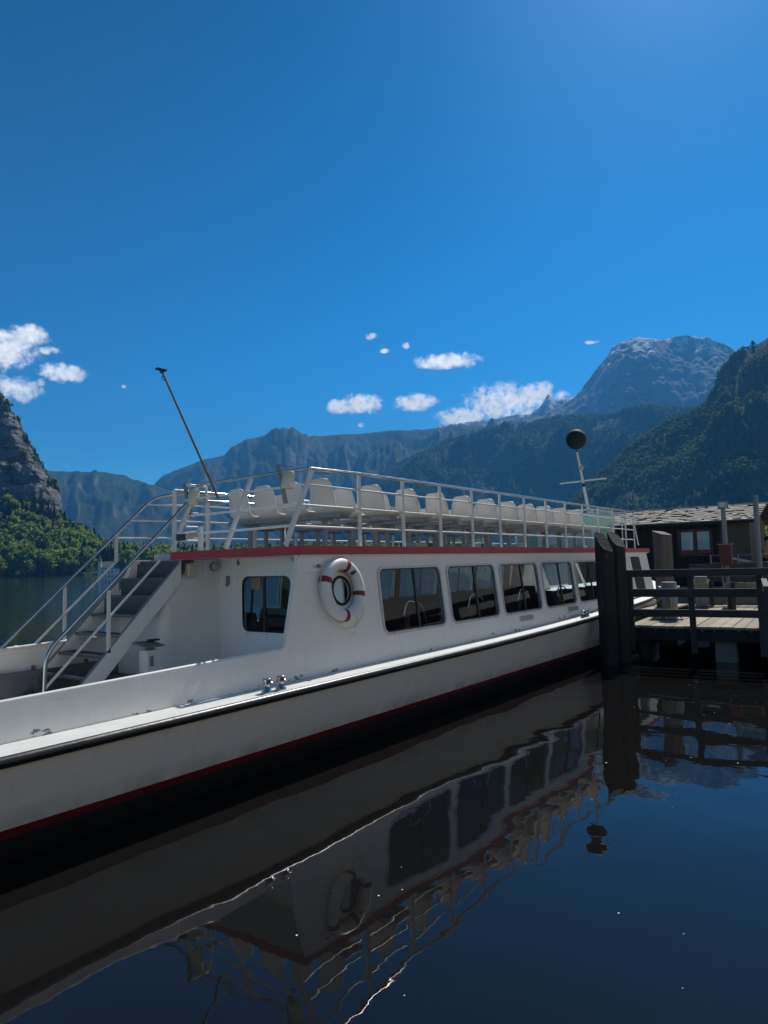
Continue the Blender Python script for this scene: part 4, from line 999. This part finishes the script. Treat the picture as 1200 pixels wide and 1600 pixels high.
def lichen_wood():
    ma = mat('speckled_pile_wood', (.024, .022, .020), .9, bump=.7, bscale=12); t = ma.node_tree; b = t.nodes['Principled BSDF']
    g = nd(t, 'ShaderNodeNewGeometry'); n = nd(t, 'ShaderNodeTexNoise'); n.inputs['Scale'].default_value = 34; n.inputs['Detail'].default_value = 3
    t.links.new(g.outputs['Position'], n.inputs['Vector'])
    r = nd(t, 'ShaderNodeMapRange'); r.inputs[1].default_value = .66; r.inputs[2].default_value = .70; t.links.new(n.outputs[0], r.inputs[0])
    x = nd(t, 'ShaderNodeMix', data_type='RGBA'); x.inputs[6].default_value = (.024, .022, .020, 1); x.inputs[7].default_value = (.20, .20, .17, 1)
    t.links.new(r.outputs[0], x.inputs[0]); t.links.new(x.outputs[2], b.inputs['Base Color']); return ma
LICHEN = lichen_wood()
CONC = mat('grey_concrete', (.30, .30, .29), .9, var=.25, vscale=2, bump=.3)
BITT = mat('bitt_grey_paint', (.27, .27, .265), .5, var=.3, vscale=5)
ROPE = mat('yellow_rope', (.42, .33, .18), .85, bump=.4, bscale=120)
STEELG = mat('grey_pole_paint', (.20, .22, .24), .5, .3, var=.15)
DZ = .76
PM = Matrix.Translation((15.13, 4.86, 0)) @ Matrix.Rotation(R(4.5), 4, 'Z')
pier = thing('landing_stage', 'weathered plank landing stage with dark timber railing beside the boat', 'pier', (15.13, 4.86, DZ))
def pbox(u0, u1, v0, v1, z0, z1, name, ma, parent, bevel=0.0):
    return xf(MB().box(u0, u1, v0, v1, z0, z1), PM).build(name, ma, parent, bevel=bevel)
pk = None; rs = np.random.RandomState(4); PW = .225
for i in range(31):
    v = -.02-PW*(i+.5)
    key = i % 3
    if i < 3:
        pk = pk or []
        pk.append(xf(MB().box(0, 7.0, -PW/2+.006, PW/2-.006, DZ-.05, DZ), Matrix.Rotation(R(4.5), 4, 'Z')).build('plank', (WOOD_PL, WOOD_PL2, WOOD_PL3)[i], pier)); o = pk[i]
    else: o = pk[rs.randint(3)].copy(); C.objects.link(o)
    p = PM @ Vector((-.03+.03*rs.rand(), v, 0)); o.location = (p.x, p.y, rs.uniform(-.004, .004))
pbox(.06, .20, -7.0, 0, DZ-.30, DZ-.055, 'edge_beam', WOOD_DK, pier)
for u in (1.8, 3.6, 5.4, 6.8): pbox(u, u+.18, -7.0, 0, DZ-.28, DZ-.055, 'cross_beam', WOOD_DK, pier)
for v in (-.25, -3.4, -6.4): pbox(.3, 6.9, v-.1, v+.1, DZ-.5, DZ-.285, 'bearer', WOOD_DK, pier)
for u in (.5, 3.6, 6.6):
    for v in (-.25, -3.4, -6.4): xf(MB().tube([(u, v, -3), (u, v, DZ-.3)], .13, 12), PM).build('pile', WOOD_DK, pier)
pbox(.5, .9, -2.05, -1.65, -1.2, DZ-.3, 'concrete_footing', CONC, pier)
for i in range(31):
    if i == 0: q0 = xf(MB().box(.036, .062, -.012, .012, -.012, .012), Matrix.Rotation(R(4.5), 4, 'Z')).build('bolt', GALV, pier); o = q0
    else: o = q0.copy(); C.objects.link(o)
    p = PM @ Vector((0, -.02-PW*(i+.5), DZ-.09)); o.location = p
rl = pbox(-.06, .05, -.17, -.05, DZ-.55, 1.88, 'railing', WOOD_RAIL, pier)
for v in (-1.33, -2.58, -3.85, -5.1, -6.4): pbox(-.06, .05, v-.055, v+.055, DZ-.55, 1.88, 'post', WOOD_RAIL, rl)
for z, h in ((1.86, .15), (1.45, .17), (1.035, .15)):
    xf(MB().box(-.115, -.062, -6.5, .02, z-h/2, z+h/2), PM).build('board', WOOD_RAIL, rl, bevel=.006)
xf(MB().bar((-.1, -2.66, 1.66), (-2.6, -2.86, 1.60), .09, .16), PM).build('side_board', WOOD_RAIL, rl)
for u in (-1.2, -2.5): xf(MB().box(u-.05, u+.05, -2.92, -2.8, -.5, 1.6), PM).build('post', WOOD_RAIL, rl)
# rear railing
rb = pbox(6.75, 6.85, -.9, -.8, DZ-.4, 1.92, 'rear_railing', WOOD_RAIL, pier)
for v in (-2.2, -3.6, -5.0, -6.4): pbox(6.75, 6.85, v-.05, v+.05, DZ-.4, 1.92, 'post', WOOD_RAIL, rb)
for z in (1.88, 1.52, 1.16): pbox(6.69, 6.745, -6.5, -.3, z-.08, z+.08, 'board', WOOD_RAIL, rb)

def pile(name, cx_, cy_, w, ztop, drop, ma, label, rot=4.5, grp=None, zb=-3.0, cut=(0, -1)):
    """square timber with chamfered corners and a sloping cut top"""
    t = thing(name, label, 'post', (cx_, cy_, 0), grp); h = w/2; c = .05
    ring = [(-h+c, -h), (h-c, -h), (h, -h+c), (h, h-c), (h-c, h), (-h+c, h), (-h, h-c), (-h, -h+c)]
    rows = []
    rz = np.random.RandomState(int(cx_*100) % 999)
    for k, z in enumerate((zb, 0, .4, .9, 1.4, 1.9, None)):
        rows.append([(x*(1+.03*rz.randn()), y*(1+.03*rz.randn()), (ztop-drop*(.5+(x*cut[0]+y*cut[1])/w)) if z is None else z) for x, y in ring])
    mb = MB(); mb.loft(rows, False, True); mb.add(rows[-1], [tuple(range(8))])
    M_ = Matrix.Translation((cx_, cy_, 0)) @ Matrix.Rotation(R(rot), 4, 'Z'); xf(mb, M_)
    mb.build('timber', ma, t)
    b = MB()
    for z in (.35, 1.1): xf(b.box(-h-.012, -h+.01, -.03, .03, z, z+.06), Matrix.Identity(4)) if False else None
    return t
pile('mooring_pile', 14.36, 5.00, .30, 2.75, .40, LICHEN, 'speckled dark timber mooring pile closest to the boat, with a slanting top', rot=-38, grp='dark timber mooring piles', cut=(.25, -.95))
pile('mooring_pile', 14.93, 4.92, .30, 2.78, .34, WOOD_DK, 'tarred mooring pile with slanting top at the corner of the railing', rot=-38, grp='dark timber mooring piles', cut=(.25, -.95))
pile('mooring_pile', 18.3, 4.86, .36, 2.87, .12, WOOD_PILE, 'pale grey weathered timber post behind the rope-wound bitt', rot=-38, cut=(.25, -.95))

def bitt(x, y, h, label, turns):
    t = thing('mooring_bollard', label, 'bollard', (x, y, DZ), 'steel bollards on the landing stage')
    b = MB(); b.tube([(x, y, DZ+.03), (x, y, DZ+h-.01), (x, y, DZ+h)], [.165, .165, .15], 22); b.build('post', BITT, t)
    MB().tube([(x, y, DZ), (x, y, DZ+.035)], .27, 18).build('base_plate', mat('bitt_base', (.10, .13, .17), .5, .3), t)
    for a in range(6): MB().tube([(x+.22*math.cos(a), y+.22*math.sin(a), DZ+.034), (x+.22*math.cos(a), y+.22*math.sin(a), DZ+.06)], .022, 8).build('bolt', STEEL, t)
    MB().tube([(x-.24*.6, y+.24*.8, DZ+h-.12), (x+.24*.6, y-.24*.8, DZ+h-.12)], .022, 10).build('cross_pin', STEEL, t)
    pts = []
    for k in range(turns*16):
        a = k/16*2*math.pi; pts.append((x+.185*math.cos(a), y+.185*math.sin(a), DZ+h-.30+.045*k/16+.012*math.sin(a*1.0)))
    pts += [(x-.19, y-.05, DZ+h-.2), (x-.2, y-.08, DZ+h-.5), (x-.22, y-.05, DZ+.06)]
    rope = MB(); rope.tube(pts, .02, 7); ro = rope.build('rope', ROPE, t)
bitt(16.74, 4.36, .86, 'grey steel bollard wound with yellow rope at the front of the landing stage', 3)
bitt(21.1, 4.62, .86, 'grey steel bollard farther back near the rear railing', 3)

mr_ = thing('mooring_rope', 'yellow mooring rope sagging from the front bollard to the boat bow', 'rope', (16.74, 4.36, DZ+.6))
MB().tube([(16.74+2.8*t_+.15*(1-t_), 4.50+1.12*t_, 1.42-.20*t_-.38*4*t_*(1-t_)*.6) for t_ in np.linspace(0, 1, 14)], .018, 7).build('line', ROPE, mr_)
gw = thing('gangway', 'short wooden boarding ramp between the landing stage and the boat', 'gangway', (18.6, 5.0, DZ))
for i in range(6): MB().box(17.4, 19.6, 4.62+i*.13, 4.74+i*.13, DZ+.14, DZ+.18).build('board', (WOOD_PL, WOOD_PL3)[i % 2], gw)
for x in (17.5, 19.4): MB().box(x, x+.1, 4.60, 5.40, DZ+.02, DZ+.137).build('batten', WOOD_DK, gw)

bn = thing('bench', 'low dark bench with pale worn top on the landing stage', 'bench', (20.6, 3.3, DZ))
for k, x in enumerate((20.0, 20.2, 20.4)): xf(MB().box(x-.09, x+.09, 1.6, 3.95, DZ+.36, DZ+.40), Matrix.Identity(4)).build('seat_board', WOOD_PL2, bn)
MB().box(20.55, 20.6, 1.6, 3.95, DZ+.55, DZ+.70).build('backrest', WOOD_PL2, bn)
for y in (1.9, 2.8, 3.7):
    MB().box(19.95, 20.45, y-.04, y+.04, DZ, DZ+.355).build('leg', WOOD_DK, bn); MB().box(20.46, 20.545, y-.04, y+.04, DZ, DZ+.72).build('back_post', WOOD_DK, bn)

lp = thing('lamp_post', 'slim grey lamp post with square lantern and a red box on it', 'lamp post', (21.9, 4.05, DZ))
MB().tube([(21.93, 4.07, DZ-.5), (21.85, 4.07, 3.56)], .065, 12).build('pole', STEELG, lp)
lt = MB(); lt.box(21.73, 21.97, 3.95, 4.19, 3.555, 3.575); lt.box(21.73, 21.97, 3.95, 4.19, 3.72, 3.745)
for dx in (-.11, .11):
    for dy in (-.11, .11): lt.box(21.85+dx-.01, 21.85+dx+.01, 4.07+dy-.01, 4.07+dy+.01, 3.575, 3.72)
lo = lt.build('lantern', STEELG, lp)
MB().box(21.75, 21.95, 3.97, 4.17, 3.576, 3.719).build('lantern_glass', mat('lantern_glass', (.55, .55, .52), .3), lo)
rbx = MB().box(21.72, 21.84, 3.90, 4.22, 1.90, 2.50).build('red_box', mat('dull_red_paint', (.11, .016, .02), .55, var=.2), lp, bevel=.008)
MB().box(21.69, 21.87, 3.86, 4.26, 2.503, 2.53).build('box_lid', STEELG, rbx)
MB().tube([(21.70, 4.16, 1.9), (21.70, 4.16, DZ+.1)], .02, 8).build('hose_pipe', STEELG, lp)
pole = thing('steel_pole', 'plain grey steel pole rising behind the right end of the railing', 'pole', (17.45, 2.58, DZ))
MB().tube([(17.5, 2.59, DZ), (17.36, 2.56, 3.50)], .055, 14).build('tube', STEELG, pole); MB().tube([(17.36, 2.56, 3.50), (17.36, 2.56, 3.515)], .06, 14).build('cap', GALV, pole)

# ---------------------------------------------------------------- quay, hut, fence, trees, passer-by
PAVE = mat('quay_stone', (.30, .29, .27), .9, var=.3, vscale=.8, bump=.4)
q = MB(); q.prism([(22.3, -60), (22.3, 4.75), (26.2, 4.95), (26.2, 12), (60, 14), (60, -60)], 'z', -1.5, 1.1); structure(q.build('quay', PAVE))
q = MB(); q.add([(58, -600, 1.12), (1500, -900, 1.12), (1500, 200, 1.12), (58, 13.5, 1.12)], [(0, 1, 2, 3)]); structure(q.build('ground', mat('meadow', (.07, .10, .03), .95, var=.4, vscale=.15)))

q = MB(); q.prism([(-70, -.7), (.5, -.7), (14, -2.2), (22.29, -2.2), (22.29, -60), (-70, -60)], 'z', -1.5, .95); structure(q.build('unseen_promenade', mat('promenade_paving', (.30, .28, .25), .9, var=.25, vscale=.7, bump=.3)))  # unseen paving behind the camera, added for warm bounce onto the hull
def bounce_slope():  # unseen pale slope, added to bounce warm light and block blue sky
    nX, nY = 60, 40; xs = np.linspace(-400, 420, nX)[None, :]; ys = np.linspace(-22, -420, nY)[:, None]
    z = .8+np.clip((-ys-22), 0, None)*.62+14*(fbm(xs/60+3, ys/60+1, 4)-.5)*np.clip((-ys-22)/60, 0, 1)
    vs = np.stack([xs+0*ys, ys+0*xs, z], -1).reshape(-1, 3); i = np.arange(nY-1)[:, None]*nX+np.arange(nX-1)[None, :]
    me = bpy.data.meshes.new('unseen_bounce_hillside'); me.from_pydata(vs.tolist(), [], np.stack([i, i+nX, i+nX+1, i+1], -1).reshape(-1, 4).tolist())
    me.materials.append(mat('pale_bounce_ground', (.52, .47, .38), .95, var=.35, vscale=.06)); o = bpy.data.objects.new('unseen_bounce_hillside', me); C.objects.link(o); structure(o)
bounce_slope()

hut = thing('wooden_hut', 'dark boathouse hut with low grey shingle roof and a twin window behind the pier', 'hut', (28.5, 7, 1.1))
HBOARD = mat('dark_hut_board', (.022, .017, .015), .85, var=.5, vscale=3, bump=.4, bscale=10, stretch=(1, 1, .2))
HBOARD2 = mat('grey_hut_board', (.085, .075, .065), .9, var=.35, vscale=2, bump=.3, stretch=(1, 1, .3))
X0 = 27.0; HY0, HY1 = 4.2, 10.8
core = MB(); core.box(X0+.03, 30.4, HY0+.03, HY1-.03, 1.1, 3.4); core.add([(X0+.03, HY0+.03, 3.4), (30.4, HY0+.03, 3.4), (28.7, HY0+.03, 3.92), (X0+.03, HY1-.03, 3.4), (30.4, HY1-.03, 3.4), (28.7, HY1-.03, 3.92)], [(0,1,2),(3,5,4),(0,2,5,3),(1,4,5,2)])
core.build('wall', HBOARD2, hut)
y = 5.32; k = 0; bfirst = None
while y < HY1:
    if bfirst is None: bfirst = MB().box(X0-.022, X0+.028, .006, .194, 1.1, 3.40).build('wall_board', HBOARD, hut); o = bfirst
    else: o = bfirst.copy(); C.objects.link(o)
    o.location = (random.uniform(-.006, .006), y, 0); y += .2
MB().box(X0-.05, X0+.029, 5.20, 5.31, 1.1, 3.42).build('corner_post', HBOARD, hut)
for yy in (6.75, 7.75): MB().box(X0-.075, X0-.03, yy, yy+.1, 1.1, 3.38).build('door_post', HBOARD, hut)
wy0, wy1, wz0, wz1 = 5.52, 6.50, 2.30, 3.08
wf = MB(); 
for a, b, c, d in ((wy0-.1, wy1+.1, wz0-.1, wz0), (wy0-.1, wy1+.1, wz1, wz1+.1), (wy0-.1, wy0, wz0, wz1), (wy1, wy1+.1, wz0, wz1), ((wy0+wy1)/2-.06, (wy0+wy1)/2+.06, wz0, wz1)): wf.box(X0-.09, X0-.03, a, b, c, d)
wfo = wf.build('window', mat('window_brown', (.035, .022, .018), .6, var=.3), hut)
MB().box(X0-.13, X0-.03, wy0-.16, wy1+.16, wz0-.14, wz0-.103).build('sill', HBOARD, wfo)
for a, b in ((wy0, (wy0+wy1)/2-.06), ((wy0+wy1)/2+.06, wy1)):
    MB().box(X0-.05, X0-.046, a, b, wz0, wz1).build('pane', GLASS, wfo)
    MB().box(X0-.034, X0-.027, a, b, wz0+.12, wz1).build('pale_reflection_panel', mat('painted_pale_reflection', (.72, .72, .76), .8, var=.08, vscale=3, stretch=(1, 6, .5)), wfo)  # pale panel painted in for the bright reflection on the panes
    MB().box(X0-.038, X0-.027, a, b, wz0, wz0+.117).build('painted_red_reflection', mat('painted_red_reflection', (.35, .06, .06), .8), wfo)  # red strip painted in for the boat's reflection on the panes
# shingle roof: overlapping courses of uneven slates
SH = [mat('grey_shingle', (.42, .36, .29), .85, var=.35, vscale=5, bump=.3), mat('pale_shingle', (.52, .455, .375), .85, var=.35, vscale=5, bump=.3)]
RX0, RZ0, RX1, RZ1 = 26.55, 3.42, 28.7, 4.02
rf = MB(); rf.add([(RX0, HY0-.35, RZ0), (RX1, HY0-.35, RZ1), (RX1, HY1+.4, RZ1), (RX0, HY1+.4, RZ0), (30.9, HY0-.35, 3.36), (30.9, HY1+.4, 3.36)], [(0,1,2,3),(1,4,5,2)]); ro = rf.build('roof', HBOARD, hut, solid=.06)
for mi in (0, 1):
    sh_ = MB(); rs = np.random.RandomState(31)
    for c_ in range(13):
        t0 = c_/13; y = HY0-.36+.08*(c_ % 2)
        while y < HY1+.4:
            w_ = .16+.1*rs.rand(); pick = rs.rand() < .4
            if pick == (mi == 1):
                xa = RX0-.04+(RX1-RX0)*t0+rs.uniform(-.012, .012); za = RZ0+.045+(RZ1-RZ0)*t0+rs.uniform(0, .012); xb = xa+(RX1-RX0)/13*1.25; zb = RZ0+.035+(RZ1-RZ0)*(t0+1.25/13)
                sh_.add([(xa, y, za), (xa, y+w_-.008, za+rs.uniform(-.006, .006)), (xb, y+w_-.008, zb), (xb, y, zb), (xa, y, za+.022), (xa, y+w_-.008, za+.022), (xb, y+w_-.008, zb+.015), (xb, y, zb+.015)], [(0,1,2,3),(4,7,6,5),(0,4,5,1),(1,5,6,2),(3,2,6,7),(0,3,7,4)])
            y += w_
    so = sh_.build('shingles', SH[mi], ro, fix=False); so['kind'] = 'stuff'
for i in range(17):
    y = HY0-.36+i*.43
    MB().box(RX1-.09, RX1+.09, y, y+.40, RZ1+.05, RZ1+.085+.015*(i % 2)).build('ridge_tile', SH[1], ro)
MB().tube([(RX0-.07, HY0-.3, RZ0+.0), (RX0-.07, HY1+.3, RZ0+.02)], .035, 8).build('gutter', GALV, ro)
MB().box(RX0-.02, RX0+.01, HY0-.33, HY1+.38, RZ0-.12, RZ0-.03).build('eaves_board', HBOARD, ro)

fn = thing('pipe_fence', 'thin grey pipe fence in front of the hut wall', 'fence', (25.6, 4.5, 1.1))
for y in (2.6, 3.5, 4.4, 5.25): MB().tube([(25.6, y, 1.1), (25.6, y, 2.22)], .025, 8).build('post', STEELG, fn)
for z in (2.2, 1.95): MB().tube([(25.6, 2.6, z), (25.6, 5.3, z)], .014, 6).build('rail', STEELG, fn)
bd = thing('notice_board', 'small slanted board with pale edge beside the hut corner', 'board', (26.6, 4.5, 1.1))
MB().add([(26.5, 4.80, 2.08), (26.5, 4.20, 1.93), (26.75, 4.20, 1.97), (26.75, 4.80, 2.12)], [(0,1,2,3)]).build('board', mat('pale_board', (.6, .6, .58), .6), bd, solid=.03)
MB().box(26.58, 26.64, 4.46, 4.52, 1.1, 1.99).build('leg', STEELG, bd)

def leafy_tree(name, label, base, trunk_top, clumps, nleaf, leaf, seed, grp=None):
    rs = np.random.RandomState(seed); t = thing(name, label, 'tree', base, grp)
    tr_ = MB(); b = Vector(base); tp = Vector(trunk_top); h = (tp-b).length
    tr_.tube([b-Vector((0,0,.1)), b+(tp-b)*.3+Vector((.04,.03,0))*h*.2, b+(tp-b)*.65, tp], [.035*h, .028*h, .02*h, .012*h], 9)
    for c, r in clumps:
        s = b+(tp-b)*rs.uniform(.5, .95); c = Vector(c); mdl = (s+c)/2+Vector((0, 0, -.05*h)); tr_.tube([s, mdl, c], [.013*h, .009*h, .004*h], 6)
        for k in range(4):
            d = Vector(rs.randn(3)).normalized()*r*.8; tr_.tube([mdl.lerp(c, .6), c+d], [.005*h, .002*h], 5)
    tr_.build('trunk', m_bark, t)
    lf = MB()
    for c, r in clumps:
        for k in range(nleaf):
            d = Vector(rs.randn(3)).normalized()*r*rs.uniform(.25, 1.1)**.6; d.z *= .8; p = Vector(c)+d
            u = Vector(rs.randn(3)).normalized(); v = Vector(rs.randn(3)); v = (v-u*v.dot(u)).normalized(); q = leaf*rs.uniform(.6, 1.3)
            lf.add([p-u*q, p+v*q*.55, p+u*q, p-v*q*.55], [(0,1,2,3)])
    cr = lf.build('crown', m_leaf, t, fix=False); return t
leafy_tree('leafy_tree', 'bright green small tree beyond the hut corner at the right picture edge', (33.6, 4.05, 1.1), (33.5, 4.0, 3.0),
           [((33.5+random.uniform(-.7,.7), 3.7+random.uniform(-.55,.45), 3.1+random.uniform(-.7,.8)), random.uniform(.3,.5)) for i in range(15)], 110, .085, 5)
leafy_tree('leafy_tree', 'tall tree whose leafy branch tip reaches in at the right edge', (24.5, .6, 1.1), (24.4, .8, 5.6),
           [((24.4+random.uniform(-1.0,1.0), 1.2+random.uniform(-1.0,.5), 5.6+random.uniform(-1,1.3)), random.uniform(.4,.65)) for i in range(20)]+[((24.2, 2.75, 5.45), .16), ((24.2, 2.45, 5.5), .3)], 120, .08, 6)
for i in range(7):
    x, y = 44+i*3.2, 6.2+i*.6+random.uniform(-.8, .8)-(3 if i % 2 else 0)
    leafy_tree('leafy_tree', ['round garden tree nearest behind the hut corner', 'bushy garden tree second behind the hut corner', 'garden tree third in line behind the hut', 'garden tree in the middle of the line behind the hut', 'darker garden tree farther behind the hut', 'garden tree last but one behind the hut', 'farthest garden tree behind the hut'][i], (x, y, 1.1), (x, y, 3.3),
               [((x+random.uniform(-1.1,1.1), y+random.uniform(-1.1,1.1), 3.6+random.uniform(-1.4,1.2)), random.uniform(.5,.8)) for k in range(12)], 70, .14, 40+i, 'garden trees behind the hut')

# passer-by on the quay
def skin_body(name, pts, edges, rad, ma, parent, sub=2):
    me = bpy.data.meshes.new(name); me.from_pydata(pts, edges, []); o = bpy.data.objects.new(name, me); link(o, parent)
    sk = o.modifiers.new('skin', 'SKIN')
    for i, r in enumerate(rad): me.skin_vertices[0].data[i].radius = (r, r) if not isinstance(r, tuple) else r
    me.skin_vertices[0].data[0].use_root = True
    sb = o.modifiers.new('smooth', 'SUBSURF'); sb.levels = sub; sb.render_levels = sub; me.materials.append(ma); return o
def person(px_, py_, z0):
    t = thing('person', 'person with dark hair in a tan top carrying a black bag at the right edge', 'person', (px_, py_, z0))
    def W(l): return [(px_+a, py_+b, z0+c) for a, b, c in l]
    J = [(0,0,.92),(0,0,1.12),(0,0,1.36),(-.01,0,1.45),(-.02,0,1.53),(-.03,0,1.63),  # spine to head 0-5
         (0,.17,1.38),(.05,.21,1.12),(-.08,.20,.90),(-.12,.19,.82),                    # left arm 6-9
         (0,-.17,1.38),(-.05,-.21,1.12),(-.22,-.18,1.02),(-.29,-.16,1.0),              # right arm 10-13
         (0,.09,.88),(-.12,.09,.50),(-.10,.09,.09),(-.22,.09,.05),                     # left leg
         (0,-.09,.88),(.10,-.09,.50),(.26,-.09,.14),(.16,-.09,.05)]                    # right leg
    E_ = [(0,1),(1,2),(2,3),(3,4),(4,5),(2,6),(6,7),(7,8),(8,9),(2,10),(10,11),(11,12),(12,13),(0,14),(14,15),(15,16),(16,17),(0,18),(18,19),(19,20),(20,21)]
    r = [.13,.12,.13,.055,.075,.085,.06,.045,.033,.028,.06,.045,.033,.028,.09,.065,.04,.035,.09,.065,.04,.035]
    body = skin_body('body', W(J), E_, r, mat('skin', (.45, .28, .20), .6), t)
    skin_body('shirt', W([J[i] for i in (0,1,2,6,10)]+[(.03,.20,1.22),(-.03,-.20,1.22)]), [(0,1),(1,2),(2,3),(2,4),(3,5),(4,6)], [.15,.14,.15,.075,.075,.06,.06], mat('tan_cloth', (.42, .30, .16), .85), t)
    skin_body('trousers', W([(0,0,.94)]+[J[i] for i in (14,15,16,18,19,20)]), [(0,1),(1,2),(2,3),(0,4),(4,5),(5,6)], [.15,.105,.08,.06,.105,.08,.06], mat('black_cloth', (.015,.015,.02), .85), t)
    rs = np.random.RandomState(3); vs, fs = lump(rs, (px_+.02, py_, z0+1.635), (.105, .10, .105), 3, .05); MB().add(vs, fs, True).build('hair', mat('dark_hair', (.015,.011,.01), .6), t)
    return t
pt = person(28.0, 3.84, 1.1)
bg_ = thing('shoulder_bag', 'black shoulder bag hanging at the side of the person', 'bag', (28.0, 3.62, 1.9))
b = MB(); b.prism([(27.86, 1.88), (28.12, 1.88), (28.16, 2.02), (28.10, 2.18), (27.90, 2.18), (27.83, 2.02)], 'y', 3.55, 3.66); b.build('pouch', mat('black_bag', (.012,.012,.014), .6), bg_, bevel=.02)
MB().tube([(27.90, 3.62, 2.17), (27.98, 3.68, 2.40), (28.0, 3.74, 2.53), (28.06, 3.70, 2.40), (28.10, 3.62, 2.17)], .012, 6).build('strap', mat('black_bag', (.012,.012,.014), .6), bg_)

# lakeside villa on the far shore
vl = thing('lakeside_villa', 'small white villa with grey spired turret on the far wooded shore', 'house', (335, 553, .5))
va = R(58.75); vc = Vector((648*math.cos(va), 648*math.sin(va), .0)); VM = Matrix.Translation(vc) @ Matrix.Rotation(va, 4, 'Z')
VW = mat('villa_white', (.78, .76, .70), .9, var=.1, vscale=.4); VR = mat('villa_slate', (.16, .16, .17), .8, var=.2, vscale=.8); VD = mat('villa_window', (.05, .05, .06), .3)
vl.location = vc
w_ = MB(); w_.box(-4, 4, -7, 5, -.5, 7); w_.box(-5, -1, -11.5, -7.02, -.5, 5); w_.add([(-4, -7, 7), (-4, 5, 7), (4, 5, 7), (4, -7, 7), (0, -7, 11), (0, 5, 11)], [(0,4,3),(1,2,5)]); xf(w_, VM).build('wall', VW, vl)
r_ = MB(); r_.add([(-4.5, -7.4, 6.6), (-4.5, 5.4, 6.6), (0, 5.4, 11.2), (0, -7.4, 11.2), (4.5, -7.4, 6.6), (4.5, 5.4, 6.6)], [(0,1,2,3),(3,2,5,4)]); r_.add([(-5.4, -11.9, 4.8), (-5.4, -7.0, 4.8), (-.6, -7.0, 4.8), (-.6, -11.9, 4.8), (-3, -9.4, 8)], [(0,1,4),(1,2,4),(2,3,4),(3,0,4)]); xf(r_, VM).build('roof', VR, vl)
tw = xf(MB().tube([(-4.5, 4.4, -.5), (-4.5, 4.4, 11)], 1.5, 10), VM).build('turret', VW, vl); xf(MB().tube([(-4.5, 4.4, 11), (-4.5, 4.4, 12), (-4.5, 4.4, 17)], [1.9, 1.5, .05], 10), VM).build('spire', VR, tw)
for yy in (-5.5, -3, -.5, 2):
    for zz in (1.2, 4.2): xf(MB().box(-4.06, -4.01, yy-.5, yy+.5, zz, zz+1.7), VM).build('window', VD, vl)

# ---------------------------------------------------------------- haze
hz = MB(); hz.box(-1500, 7700, -3500, 7700, -4.5, 1850)
ho_ = hz.build('haze', bpy.data.materials.new('haze'))
hm = ho_.data.materials[0]; hm.use_nodes = True; t = hm.node_tree; t.nodes.clear()
ou = nd(t, 'ShaderNodeOutputMaterial'); pv = nd(t, 'ShaderNodeVolumePrincipled')
pv.inputs['Color'].default_value = (.11, .46, 1.0, 1); pv.inputs['Density'].default_value = HAZE_DENSITY; pv.inputs['Anisotropy'].default_value = .0
t.links.new(pv.outputs[0], ou.inputs['Volume']); ho_['kind'] = 'stuff'
tag(ho_, 'thin blue haze in the valley air', 'haze')
